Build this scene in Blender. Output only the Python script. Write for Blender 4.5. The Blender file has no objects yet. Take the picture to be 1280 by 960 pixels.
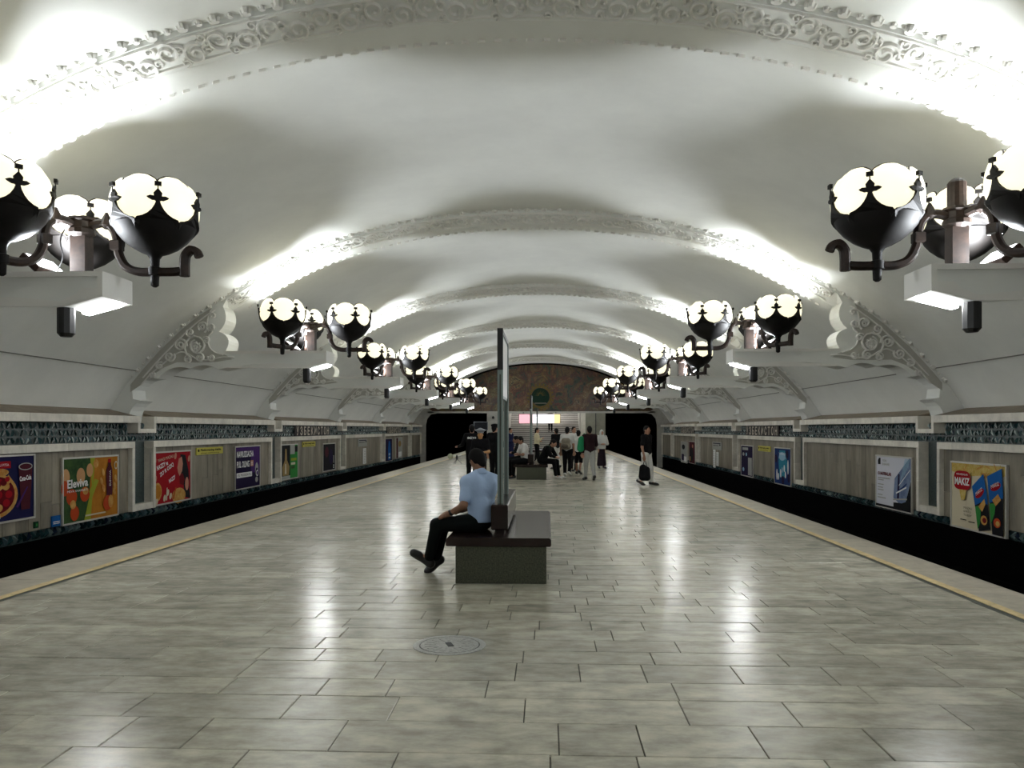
import bpy, math, random
import numpy as np
from mathutils import Vector, Matrix

random.seed(7)
R = random.Random(11)
SC = bpy.context.scene
COL = SC.collection
PI = math.pi

# ------------------------------------------------------------------ camera
FPX = 1000.0                     # focal length in pixels of the 1280x960 frame
CAMZ = 1.6
VPX, VPY = 683.0, 536.0          # vanishing point of the platform axis
TH = math.atan((VPX - 640) / FPX)
cam_d = bpy.data.cameras.new('camera')
cam_d.sensor_width = 36.0
cam_d.lens = 36.0 * FPX / 1280.0
cam_d.shift_y = (VPY - 480) / 1280.0
cam_d.clip_end = 300
cam = bpy.data.objects.new('camera', cam_d)
COL.objects.link(cam)
cam.location = (0, 0, CAMZ)
cam.rotation_euler = (PI / 2, 0, TH)
SC.camera = cam

# ------------------------------------------------------------------ world, exposure
w = bpy.data.worlds.new('world')
SC.world = w
w.use_nodes = True
w.node_tree.nodes['Background'].inputs[0].default_value = (0.6, 0.65, 0.7, 1)
w.node_tree.nodes['Background'].inputs[1].default_value = 0.0
SC.view_settings.view_transform = 'Standard'
SC.view_settings.look = 'None'
SC.view_settings.gamma = 1.0
SC.view_settings.use_curve_mapping = False
SC.view_settings.exposure = 1.95
DISC_POWER = 0.3       # radiance of the opal lamp discs
FLOOD_W = 70.0         # watts of each uplight on the beams
LED_RAD = 30.0          # radiance of the tube light at each beam tip

# pixel -> place helpers (a pixel gives a direction; floor or wall plane gives the distance)
def at(px, zc):
    xr = (px - 640) / FPX
    return (zc * (-math.sin(TH) + xr * math.cos(TH)), zc * (math.cos(TH) + xr * math.sin(TH)))
def ground(px, py, z=0.0):
    return at(px, (CAMZ - z) * FPX / (py - VPY))
def wallpt(xw, px, py):
    xr = (px - 640) / FPX
    zc = xw / (-math.sin(TH) + xr * math.cos(TH))
    return zc * (math.cos(TH) + xr * math.sin(TH)), CAMZ - (py - VPY) / FPX * zc

# ------------------------------------------------------------------ station measures
XC = -0.43            # axis of the vault
WR = 9.15             # half width, axis to panel face of the track wall
S = 9.25              # bay length
NB = 6                # ribs in view
YEND = 60.5
YBACK = -10.0
EL, ER = -5.80, 4.58  # platform edges

# ------------------------------------------------------------------ materials
MATS = {}
def mat(name, col, rough=0.5, metal=0.0, var=0.0, scale=4.0, emit=None, strength=0.0, bump=0.0, bscale=60.0,
        rand=0.0, spec=0.5, stretch=(1, 1, 1), col2=None, sharp=(0.35, 0.65), coat=0.0):
    if name in MATS:
        return MATS[name]
    m = bpy.data.materials.new(name)
    m.use_nodes = True
    nt = m.node_tree
    b = nt.nodes['Principled BSDF']
    c = (*col, 1.0)
    b.inputs['Base Color'].default_value = c
    b.inputs['Roughness'].default_value = rough
    b.inputs['Metallic'].default_value = metal
    b.inputs['Specular IOR Level'].default_value = spec
    if coat:
        b.inputs['Coat Weight'].default_value = coat
        b.inputs['Coat Roughness'].default_value = 0.1
    geo = mp = None
    if var or bump or col2:
        geo = nt.nodes.new('ShaderNodeNewGeometry')
        mp = nt.nodes.new('ShaderNodeMapping')
        mp.inputs['Scale'].default_value = stretch
        nt.links.new(geo.outputs['Position'], mp.inputs['Vector'])
    last = None
    if var or col2:
        n = nt.nodes.new('ShaderNodeTexNoise')
        n.inputs['Scale'].default_value = scale
        n.inputs['Detail'].default_value = 6
        n.inputs['Roughness'].default_value = 0.65
        nt.links.new(mp.outputs['Vector'], n.inputs['Vector'])
        r = nt.nodes.new('ShaderNodeValToRGB')
        e = r.color_ramp.elements
        e[0].position, e[1].position = sharp
        if col2:
            e[0].color, e[1].color = c, (*col2, 1)
        else:
            e[0].color = (*[x * (1 - var) for x in col], 1)
            e[1].color = (*[min(1, x * (1 + var)) for x in col], 1)
        nt.links.new(n.outputs['Fac'], r.inputs['Fac'])
        last = r.outputs['Color']
    if rand:
        geo2 = nt.nodes.new('ShaderNodeNewGeometry')
        oi = nt.nodes.new('ShaderNodeObjectInfo')
        ad = nt.nodes.new('ShaderNodeMath'); ad.operation = 'ADD'
        fr = nt.nodes.new('ShaderNodeMath'); fr.operation = 'FRACT'
        mr = nt.nodes.new('ShaderNodeMapRange')
        nt.links.new(geo2.outputs['Random Per Island'], ad.inputs[0])
        nt.links.new(oi.outputs['Random'], ad.inputs[1])
        nt.links.new(ad.outputs[0], fr.inputs[0])
        nt.links.new(fr.outputs[0], mr.inputs['Value'])
        mr.inputs['To Min'].default_value = 1 - rand
        mr.inputs['To Max'].default_value = 1 + rand
        mx = nt.nodes.new('ShaderNodeVectorMath'); mx.operation = 'SCALE'
        if last is None:
            mx.inputs[0].default_value = col
        else:
            nt.links.new(last, mx.inputs[0])
        nt.links.new(mr.outputs['Result'], mx.inputs['Scale'])
        last = mx.outputs['Vector']
    if last is not None:
        nt.links.new(last, b.inputs['Base Color'])
    if bump:
        n2 = nt.nodes.new('ShaderNodeTexNoise')
        n2.inputs['Scale'].default_value = bscale
        n2.inputs['Detail'].default_value = 4
        nt.links.new(mp.outputs['Vector'], n2.inputs['Vector'])
        bp = nt.nodes.new('ShaderNodeBump')
        bp.inputs['Strength'].default_value = bump
        bp.inputs['Distance'].default_value = 0.01
        nt.links.new(n2.outputs['Fac'], bp.inputs['Height'])
        nt.links.new(bp.outputs['Normal'], b.inputs['Normal'])
    if emit:
        b.inputs['Emission Color'].default_value = (*emit, 1)
        b.inputs['Emission Strength'].default_value = strength
    MATS[name] = m
    return m

PLASTER = mat('plaster', (0.79, 0.80, 0.765), 0.75, var=0.04, scale=0.7, bump=0.06, bscale=5)
RELIEF = mat('relief_plaster', (0.80, 0.79, 0.75), 0.7)
TILE = mat('polished_granite', (0.44, 0.415, 0.335), 0.225, var=0.3, scale=4.5, stretch=(0.8, 1.5, 1), rand=0.2, bump=0.04, bscale=7)
GROUT = mat('grout', (0.045, 0.043, 0.038), 0.9)
COPING = mat('coping_granite', (0.40, 0.36, 0.29), 0.38, var=0.18, scale=5, rand=0.1)
YELLOW = mat('yellow_paint', (0.62, 0.48, 0.24), 0.55, var=0.2, scale=9)
GREENSTRIP = mat('dark_green_strip', (0.035, 0.04, 0.026), 0.5)
PIT = mat('shade_black', (0.0012, 0.0012, 0.0014), 0.95, spec=0.02)  # track pit and tunnel depths: their deep shade is put into the colour
SLAB = mat('grey_brown_granite', (0.225, 0.198, 0.15), 0.5, var=0.25, scale=3.5, stretch=(1, 1, 0.25), rand=0.2, spec=0.3)
PALE = mat('pale_marble', (0.68, 0.64, 0.56), 0.45, var=0.12, scale=4, rand=0.1)
BROWN = mat('brown_marble', (0.20, 0.155, 0.105), 0.5, var=0.25, scale=4, rand=0.1)
def ceramic():
    m = mat('teal_ceramic', (0.035, 0.075, 0.08), 0.16, rand=0.0)
    nt = m.node_tree
    b = nt.nodes['Principled BSDF']
    g = nt.nodes.new('ShaderNodeNewGeometry')
    r = nt.nodes.new('ShaderNodeValToRGB')
    r.color_ramp.interpolation = 'CONSTANT'
    e = r.color_ramp.elements
    e[0].position, e[0].color = 0, (0.010, 0.028, 0.030, 1)
    e[1].position, e[1].color = 0.35, (0.025, 0.065, 0.07, 1)
    for p, c in ((0.6, (0.10, 0.16, 0.18, 1)), (0.76, (0.012, 0.02, 0.04, 1)), (0.80, (0.16, 0.22, 0.22, 1))):
        k = e.new(p); k.color = c
    nt.links.new(g.outputs['Random Per Island'], r.inputs['Fac'])
    nt.links.new(r.outputs['Color'], b.inputs['Base Color'])
    return m
CERAMIC = ceramic()
GLINT = mat('pale_glint', (0.42, 0.47, 0.47), 0.15, rand=0.55)  # whitish highlights of the ceramic relief, put into the colour of slivers
MOSAIC = mat('dark_green_mosaic', (0.008, 0.02, 0.02), 0.3, col2=(0.03, 0.06, 0.055), scale=28, sharp=(0.45, 0.6))
BRONZE = mat('dark_bronze', (0.004, 0.003, 0.0025), 0.65, var=0.4, scale=6, spec=0.25)
RUST = mat('brown_patina', (0.022, 0.012, 0.008), 0.55, var=0.5, scale=9, spec=0.3)
BLACK = mat('black_metal', (0.008, 0.008, 0.009), 0.45)
OPAL = mat('opal_glass', (0.8, 0.78, 0.68), 0.35, emit=(1.0, 0.92, 0.60), strength=DISC_POWER)
LED = mat('led_white', (0.9, 0.9, 0.9), 0.4, emit=(0.97, 0.99, 1.0), strength=LED_RAD)
WOOD = mat('dark_red_wood', (0.014, 0.005, 0.004), 0.2, var=0.4, scale=5, stretch=(8, 0.6, 8))
BSTONE = mat('dark_green_granite', (0.058, 0.062, 0.04), 0.4, var=0.55, scale=60)
STEEL = mat('grey_steel', (0.20, 0.25, 0.235), 0.45, metal=0.2)
WHITE = mat('white_print', (0.78, 0.78, 0.77), 0.6, spec=0.2)
FRAME = mat('aluminium_frame', (0.55, 0.53, 0.48), 0.4, metal=0.3)
def flat(name, c, rough=0.6, **k):
    k.setdefault('spec', 0.05)
    return mat(name, c, rough, **k)

# ------------------------------------------------------------------ mesh building
class MB:
    def __init__(s):
        s.v = []; s.f = []
    def add(s, vs, fs):
        o = len(s.v)
        s.v.extend([tuple(p) for p in vs])
        s.f.extend([tuple(i + o for i in f) for f in fs])
        return s
    def box(s, x0, x1, y0, y1, z0, z1):
        if x0 > x1: x0, x1 = x1, x0
        if y0 > y1: y0, y1 = y1, y0
        vs = [(x, y, z) for z in (z0, z1) for y in (y0, y1) for x in (x0, x1)]
        return s.add(vs, [(0, 2, 3, 1), (4, 5, 7, 6), (0, 1, 5, 4), (2, 6, 7, 3), (0, 4, 6, 2), (1, 3, 7, 5)])
    def cbox(s, x0, x1, y0, y1, z0, z1, c=0.006):
        """box with chamfered edges on all sides"""
        if x0 > x1: x0, x1 = x1, x0
        if y0 > y1: y0, y1 = y1, y0
        ring = lambda d, z: [(x0 + d, y0 + d, z), (x1 - d, y0 + d, z), (x1 - d, y1 - d, z), (x0 + d, y1 - d, z)]
        vs = ring(c, z0) + ring(0, z0 + c) + ring(0, z1 - c) + ring(c, z1)
        fs = [(3, 2, 1, 0), (12, 13, 14, 15)]
        for k in range(3):
            for i in range(4):
                j = (i + 1) % 4
                fs.append((k * 4 + i, k * 4 + j, k * 4 + 4 + j, k * 4 + 4 + i))
        return s.add(vs, fs)
    def prism(s, pts, fn, d0, d1):
        """polygon pts (2D) extruded from d0 to d1, fn(a, b, d) -> xyz"""
        n = len(pts)
        vs = [fn(a, b, d0) for a, b in pts] + [fn(a, b, d1) for a, b in pts]
        fs = [tuple(range(n))[::-1], tuple(range(n, 2 * n))]
        fs += [(i, (i + 1) % n, n + (i + 1) % n, n + i) for i in range(n)]
        return s.add(vs, fs)
    def tube(s, path, r, n=8, closed=False, caps=True):
        path = [Vector(p) for p in path]
        m = len(path)
        rs = r if isinstance(r, (list, tuple)) else [r] * m
        up = None
        vs = []
        for i, p in enumerate(path):
            a = path[i - 1] if (i > 0 or closed) else p
            b = path[(i + 1) % m] if (i < m - 1 or closed) else p
            t = (b - a).normalized()
            if up is None:
                up = Vector((0, 0, 1)) if abs(t.z) < 0.9 else Vector((1, 0, 0))
            u = t.cross(up)
            if u.length < 1e-4:
                u = t.cross(Vector((0, 1, 0)))
            u.normalize()
            up = u.cross(t).normalized()
            for k in range(n):
                an = 2 * PI * k / n + PI / n
                vs.append(p + (u * math.cos(an) + up * math.sin(an)) * rs[i])
        fs = []
        for i in range(m if closed else m - 1):
            j = (i + 1) % m
            for k in range(n):
                l = (k + 1) % n
                fs.append((i * n + k, i * n + l, j * n + l, j * n + k))
        if caps and not closed:
            fs.append(tuple(range(n))); fs.append(tuple(range((m - 1) * n, m * n))[::-1])
        return s.add(vs, fs)
    def lathe(s, prof, cx=0, cy=0, cz=0, n=20):
        vs = []; fs = []
        m = len(prof)
        for r, z in prof:
            for k in range(n):
                a = 2 * PI * k / n
                vs.append((cx + r * math.cos(a), cy + r * math.sin(a), cz + z))
        for i in range(m - 1):
            for k in range(n):
                l = (k + 1) % n
                fs.append((i * n + k, i * n + l, (i + 1) * n + l, (i + 1) * n + k))
        fs.append(tuple(range(n))[::-1]); fs.append(tuple(range((m - 1) * n, m * n)))
        return s.add(vs, fs)
    def ell(s, c, r, M=None, nu=16, nv=9):
        vs = []; fs = []
        c = Vector(c)
        for i in range(nv + 1):
            th = PI * i / nv
            for k in range(nu):
                a = 2 * PI * k / nu
                p = Vector((r[0] * math.sin(th) * math.cos(a), r[1] * math.sin(th) * math.sin(a), r[2] * math.cos(th)))
                vs.append(c + (M @ p if M else p))
        for i in range(nv):
            for k in range(nu):
                l = (k + 1) % nu
                q = (i * nu + k, (i + 1) * nu + k, (i + 1) * nu + l, i * nu + l)
                if i == 0: q = (q[0], q[1], q[2])
                elif i == nv - 1: q = (q[0], q[1], q[3])
                fs.append(q)
        return s.add(vs, fs)
    def mesh(s, name, m=None, smooth=False):
        me = bpy.data.meshes.new(name)
        me.from_pydata(s.v, [], s.f)
        if m: me.materials.append(m)
        if smooth:
            me.polygons.foreach_set('use_smooth', [True] * len(me.polygons))
            try: me.set_sharp_from_angle(angle=0.7)
            except Exception: pass
        me.update()
        return me
    def build(s, name, m, parent=None, smooth=False, loc=None):
        return link(name, s.mesh(name, m, smooth), parent, loc)

def link(name, me, parent=None, loc=None, rotz=None):
    o = bpy.data.objects.new(name, me)
    COL.objects.link(o)
    if parent: o.parent = parent
    if loc: o.location = loc
    if rotz is not None: o.rotation_euler = (0, 0, rotz)
    return o
def empty(name, loc=(0, 0, 0), rotz=0.0, label=None, cat=None, group=None):
    o = bpy.data.objects.new(name, None)
    COL.objects.link(o)
    o.location = loc; o.rotation_euler = (0, 0, rotz)
    o.empty_display_size = 0.1
    return tag(o, label, cat, group)
def tag(o, label=None, cat=None, group=None, kind=None):
    if label: o['label'] = label
    if cat: o['category'] = cat
    if group: o['group'] = group
    if kind: o['kind'] = kind
    return o
CH = {}
def copy_tree(o, parent=None):
    c = o.copy(); COL.objects.link(c)
    c.parent = parent
    for ch in o.children:
        copy_tree(ch, c)
    return c
def text_mesh(body, size, m, name='lettering', align='LEFT', bold=0.0):
    cu = bpy.data.curves.new('t', 'FONT')
    cu.body = body; cu.size = size; cu.align_x = align
    cu.offset = bold; cu.resolution_u = 3
    ob = bpy.data.objects.new('t', cu)
    COL.objects.link(ob)
    bpy.context.view_layer.update()
    me = bpy.data.meshes.new_from_object(ob.evaluated_get(bpy.context.evaluated_depsgraph_get()))
    bpy.data.objects.remove(ob); bpy.data.curves.remove(cu)
    me.materials.clear(); me.materials.append(m)
    me.name = name
    return me

# ------------------------------------------------------------------ platform floor
fl = MB().box(EL + 0.02, ER - 0.02, YBACK, YEND, -1.3, -0.012)
floor = tag(fl.build('floor', GROUT), kind='structure')
# rows of slabs across the platform: row limits read off the joints, then an even pitch
rows = [3.1, 3.5, 3.93, 4.354, 4.748, 5.071, 5.46]
y = 3.1
while y > 0.8:
    y -= 0.39; rows.insert(0, y)
y = 5.46
while y < YEND - 2.4:
    y += 0.305; rows.append(y)
TX0, TX1 = EL + 0.75, ER - 0.64
near, far = [], []
for i in range(len(rows) - 1):
    y0, y1 = rows[i], rows[i + 1]
    x = TX0
    off = R.uniform(0.1, 0.8)
    first = True
    while x < TX1 - 1e-6:
        wd = off if first else R.choice((0.42, 0.6, 0.6, 0.75, 0.9, 0.9, 1.15))
        first = False
        x1 = min(x + wd, TX1)
        if TX1 - x1 < 0.2: x1 = TX1
        near.append((x, x1, y0, y1)); x = x1
near.sort(key=lambda t: (t[2] + t[3]) if t[3] > 3.2 else 999)
def add_tile(mb, t, grow):
    x0, x1, y0, y1 = t
    g = 0.0022 + 0.0012 * R.random()
    gf = 0.0028 if abs(y0 - 5.46) > 0.01 else 0.006
    x0 += g; x1 -= g; y0 += gf; y1 -= g
    a = [R.gauss(0, 0.00045) for _ in range(3)]
    h = lambda x, y: a[0] + a[1] * (x - x0) / (x1 - x0) * 2 + a[2] * (y - y0) / (y1 - y0) * 2
    c = 0.003
    top = [(x0 + c, y0 + c), (x1 - c, y0 + c), (x1 - c, y1 - c), (x0 + c, y1 - c)]
    bot = [(x0, y0), (x1, y0), (x1, y1), (x0, y1)]
    vs = [(p[0], p[1], h(*p)) for p in top] + [(p[0], p[1], h(*p) - 0.003) for p in bot] + [(p[0], p[1], -0.012) for p in bot]
    fs = [(0, 1, 2, 3)]
    for k in (0, 4):
        for i in range(4):
            j = (i + 1) % 4
            fs.append((k + 4 + i, k + 4 + j, k + j, k + i))
    mb.add(vs, fs)
for t in near[:300]:
    mb = MB(); add_tile(mb, t, 0)
    mb.build('floor_slab', TILE, floor)
mb = MB()
for t in near[300:]:
    add_tile(mb, t, 0)
tag(mb.build('floor_slabs_beyond', TILE, floor), kind='stuff')
# the plain far end of the platform floor
MB().box(TX0, TX1, YEND - 2.5, YEND, -0.02, -0.004).build('floor_landing', TILE, floor)
# edge strips and coping stones
for sgn, e in ((-1, EL), (1, ER)):
    ins = lambda d: e - sgn * d
    k = 0.75 if sgn < 0 else 0.64
    MB().box(ins(k), ins(k - 0.065), YBACK, YEND, -0.02, -0.002).build('groove_strip', GREENSTRIP, floor)
    MB().box(ins(k - 0.067), ins(k - 0.165), YBACK, YEND, -0.02, 0.002).build('yellow_line', YELLOW, floor)
    yy = 0.0
    while yy < YEND:
        y2 = min(yy + 1.18, YEND)
        MB().cbox(ins(k - 0.167), ins(-0.03), yy + 0.003, y2 - 0.003, -0.14, 0.0, 0.004).build('coping_stone', COPING, floor)
        yy = y2
    MB().box(ins(k - 0.167), ins(-0.03), YBACK, -0.01, -0.14, 0.0).build('coping_stone', COPING, floor)
# manhole cover
mh = ground(562, 806.5)
mo = empty('manhole_cover', (mh[0], mh[1], 0), 0.35, 'round cast-iron manhole cover set in the floor before the near bench', 'manhole cover')
IRON = mat('worn_iron', (0.42, 0.42, 0.40), 0.42, metal=0.1, var=0.25, scale=40)
IRON2 = mat('dark_iron', (0.05, 0.05, 0.048), 0.5, metal=0.3)
MB().lathe([(0.268, 0.0), (0.268, 0.004), (0.228, 0.005), (0.226, 0.001)], n=48).build('rim', IRON, mo)
MB().lathe([(0.224, 0.0), (0.224, 0.0015), (0.216, 0.0015)], n=48).build('seam', IRON2, mo)
mb = MB().lathe([(0.215, 0.0), (0.215, 0.0045), (0.2, 0.005)], n=48)
mb.build('lid', IRON, mo)
mb = MB()
for i in range(18):
    a = 2 * PI * i / 18
    ca, sa = math.cos(a), math.sin(a)
    mb.prism([(0.10, -0.008), (0.185, -0.012), (0.185, 0.012), (0.10, 0.008)], lambda p, q, d: (p * ca - q * sa, p * sa + q * ca, d), 0.0045, 0.0075)
mb.build('raised_ribs', IRON, mo)
MB().box(-0.022, 0.022, -0.055, 0.055, 0.004, 0.0078).build('lifting_slot', BLACK, mo)

# track beds
for sgn, e in ((-1, EL), (1, ER)):
    xw = XC + sgn * (WR + 0.5)
    tag(MB().box(e, xw, YBACK, YEND + 24, -1.5, -1.3).build('track_bed', PIT), kind='structure')
    tag(MB().box(e - sgn * 0.06, e - sgn * 0.01, YBACK, YEND, -1.3, -0.141).build('wall_platform_face', PIT), kind='structure')

# ------------------------------------------------------------------ vault
HALF = [(9.75, 1.95), (9.3, 2.62), (8.54, 3.46), (7.9, 4.03), (7.26, 4.47), (6.2, 5.1), (4.89, 5.75), (3.39, 6.2), (1.75, 6.48), (0, 6.57)]
def catmull(pts, n):
    out = []
    for i in range(len(pts) - 1):
        p0 = pts[max(i - 1, 0)]; p1 = pts[i]; p2 = pts[i + 1]; p3 = pts[min(i + 2, len(pts) - 1)]
        for k in range(n):
            t = k / n
            out.append(tuple(0.5 * (2 * b + (c - a) * t + (2 * a - 5 * b + 4 * c - d) * t * t + (3 * b - a - 3 * c + d) * t ** 3)
                             for a, b, c, d in zip(p0, p1, p2, p3)))
    out.append(pts[-1])
    return out
FULL = HALF + [(-r, z) for r, z in HALF[-2::-1]]
PROF = catmull(FULL, 5)          # from right springing over the crown to left
NV = len(PROF)
NRM = []
for i in range(NV):
    a = PROF[max(i - 1, 0)]; b = PROF[min(i + 1, NV - 1)]
    t = Vector((b[0] - a[0], b[1] - a[1])).normalized()
    NRM.append(Vector((t.y, -t.x)) if False else Vector((-t.y, t.x)))
for i in range(NV):               # make normals point to the inside
    if NRM[i].dot(Vector((-PROF[i][0], 1.0 - PROF[i][1]))) < 0: NRM[i] = -NRM[i]
mb = MB()
ys = [YBACK + (YEND - YBACK) * i / 24 for i in range(25)]
vs = [(XC + r, y, z) for y in ys for r, z in PROF]
fs = [(j * NV + i, j * NV + i + 1, (j + 1) * NV + i + 1, (j + 1) * NV + i) for j in range(24) for i in range(NV - 1)]
mb.add(vs, fs)
ceiling = tag(mb.build('ceiling', PLASTER, smooth=True), kind='structure')
for sgn in (-1, 1):               # thin joint line low on the vault
    MB().tube([(XC + sgn * 9.02, YBACK, 2.94), (XC + sgn * 9.02, YEND, 2.94)], 0.012, 5).build('joint_line', mat('joint_grey', (0.2, 0.2, 0.18), 0.8), ceiling)
# unseen back wall behind the viewer, added to keep the light in
tag(MB().prism([(r, z) for r, z in PROF] + [(-9.75, -1.5), (9.75, -1.5)], lambda a, b, d: (XC + a, d, b), YBACK - 0.2, YBACK).build('wall_back_added', PLASTER), kind='structure')

# ------------------------------------------------------------------ ribs with brackets
def arc_len_table():
    out = [0]
    for i in range(1, NV):
        out.append(out[-1] + math.dist(PROF[i - 1], PROF[i]))
    return out
AL = arc_len_table()
def prof_at(s):
    for i in range(1, NV):
        if AL[i] >= s or i == NV - 1:
            t = (s - AL[i - 1]) / (AL[i] - AL[i - 1])
            p = Vector(PROF[i - 1]).lerp(Vector(PROF[i]), t)
            n = NRM[i - 1].lerp(NRM[i], t).normalized()
            return p, n
SMID = AL[-1] / 2
# where |r| = 7.0 on the profile
SR = next(AL[i] for i in range(NV) if PROF[i][0] < 7.0)
RY0, RY1, RYM = -0.36, 0.56, 0.06
def rib_depth(yy):
    if yy < RYM: return 0.06 + 0.15 * (yy - RY0) / (RYM - RY0)
    return 0.20
def rib_map(s, yy, h):
    p, n = prof_at(s)
    q = p + n * h
    return (XC + q.x, yy, q.y)
mb = MB()
sec = [(RY0, -0.05), (RY0, 0.06), (RYM - 0.06, 0.19), (RYM - 0.02, 0.225), (RYM + 0.02, 0.225), (RYM + 0.03, 0.20), (RY1, 0.20), (RY1, -0.05)]
NSWEEP = 72
vs = []
for i in range(NSWEEP + 1):
    s = SR - 0.25 + (AL[-1] - 2 * SR + 0.5) * i / NSWEEP
    vs += [rib_map(s, yy, h) for yy, h in sec]
K = len(sec)
fs = [(i * K + k, i * K + (k + 1) % K, (i + 1) * K + (k + 1) % K, (i + 1) * K + k) for i in range(NSWEEP) for k in range(K)]
mb.add(vs, fs)
rib_me = mb.mesh('rib_arch', PLASTER, True)

def arc(p, q, bulge, n=5):
    """points between p and q (excl. p) bulging to the left of p->q"""
    p = Vector(p); q = Vector(q)
    d = q - p; nn = Vector((-d.y, d.x))
    return [tuple(p + d * t + nn * bulge * 4 * t * (1 - t)) for t in [(i + 1) / n for i in range(n)]]
OUT = [(9.28, 1.60), (9.24, 1.9)]
OUT += arc(OUT[-1], (8.96, 2.25), -0.12, 4)
OUT += [(9.14, 2.29), (9.16, 2.5)]
OUT += arc(OUT[-1], (8.55, 2.76), -0.16, 6)
OUT += arc(OUT[-1], (7.78, 2.985), -0.17, 7)
OUT += arc(OUT[-1], (7.13, 2.965), -0.15, 6)
OUT += arc(OUT[-1], (5.06, 2.99), -0.055, 9)
OUT += [(4.62, 3.10), (4.62, 3.39), (6.96, 3.39)]
OUT += arc(OUT[-1], (7.12, 3.84), 0.32, 7)
OUT += arc(OUT[-1], (7.02, 4.42), 0.2, 6)
OUT += [(6.85, 4.74)]
VB = [(r, z) for r, z in PROF[:NV // 2] if 6.9 < r < 9.62 and z > 2.0][::-1]
OUT += [(r + 0.04, z + 0.03) for r, z in VB] + [(9.72, 1.60)]
BY0, BY1 = -0.36, 0.25
def side_fn(sgn, off=0):
    return lambda a, b, d: (XC + sgn * a, d, b)
br_me = {}
for sgn in (-1, 1):
    br_me[sgn] = MB().prism(OUT, side_fn(sgn), BY0, BY1).mesh('bracket', PLASTER)
# moulding along the beam
mould_me = {}
for sgn in (-1, 1):
    m2 = MB()
    m2.prism([(4.62, 3.33), (6.98, 3.33), (7.0, 3.39), (4.62, 3.39)], side_fn(sgn), BY0 - 0.03, BY0)
    m2.prism([(4.6, 3.1), (4.66, 3.09), (4.66, 3.39), (4.6, 3.39)], side_fn(sgn), BY0 - 0.03, BY1 + 0.02)
    m2.prism([(4.66, 3.09), (5.08, 2.99), (6.9, 3.0), (6.9, 3.03), (5.7, 3.11), (5.1, 3.05), (4.9, 3.14), (4.85, 3.2), (4.66, 3.2)], side_fn(sgn), BY0 - 0.02, BY0)
    mould_me[sgn] = m2.mesh('beam_moulding', RELIEF)
# scrollwork in the spandrel
def ribbon(mb, pts, fn, wd=0.02, h=0.03):
    """raised ridge following 2D pts on a face; fn(a, b, height)"""
    vs = []
    n = len(pts)
    for i, p in enumerate(pts):
        a = Vector(pts[max(i - 1, 0)]); b = Vector(pts[min(i + 1, n - 1)])
        t = (b - a).normalized(); q = Vector((-t.y, t.x)) * wd
        p = Vector(p)
        vs += [fn(*(p + q), 0), fn(*(p + q * 0.5), h), fn(*(p - q * 0.5), h), fn(*(p - q), 0)]
    fs = []
    for i in range(n - 1):
        for k in range(3):
            fs.append((i * 4 + k, i * 4 + k + 1, i * 4 + 5 + k, i * 4 + 4 + k))
    mb.add(vs, fs)
def spiral(cx, cy, rad, turns, a0, sg, tail=0.0, n=None):
    n = n or int(12 * turns)
    pts = []
    for i in range(n + 1):
        t = i / n
        rr = rad * (1 - 0.82 * t)
        a = a0 + sg * 2 * PI * turns * t
        pts.append((cx + rr * math.cos(a), cy + rr * math.sin(a)))
    return pts
SCR = [(7.64, 3.50, .30, 1.6, -1.2, 1), (7.5, 3.95, .14, 1.5, -2, -1), (7.28, 3.93, .10, 1.4, -1, 1), (8.01, 3.53, .16, 1.6, 3.3, -1),
       (8.26, 3.27, .13, 1.5, 2.6, 1), (8.5, 3.05, .10, 1.4, 2.4, -1), (7.56, 3.24, .11, 1.5, 1.4, 1), (7.28, 3.24, .09, 1.4, 0.4, -1),
       (7.82, 3.2, .10, 1.4, 2.0, -1), (7.78, 3.82, .12, 1.4, 3.6, 1), (8.68, 2.85, .07, 1.3, 2.4, 1), (7.4, 3.64, .09, 1.3, 0.5, 1), (7.25, 4.2, .07, 1.2, 0.5, 1)]
scroll_me = {}; ground_me = {}
GREYPL = mat('grey_plaster', (0.50, 0.49, 0.44), 0.8)
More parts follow.
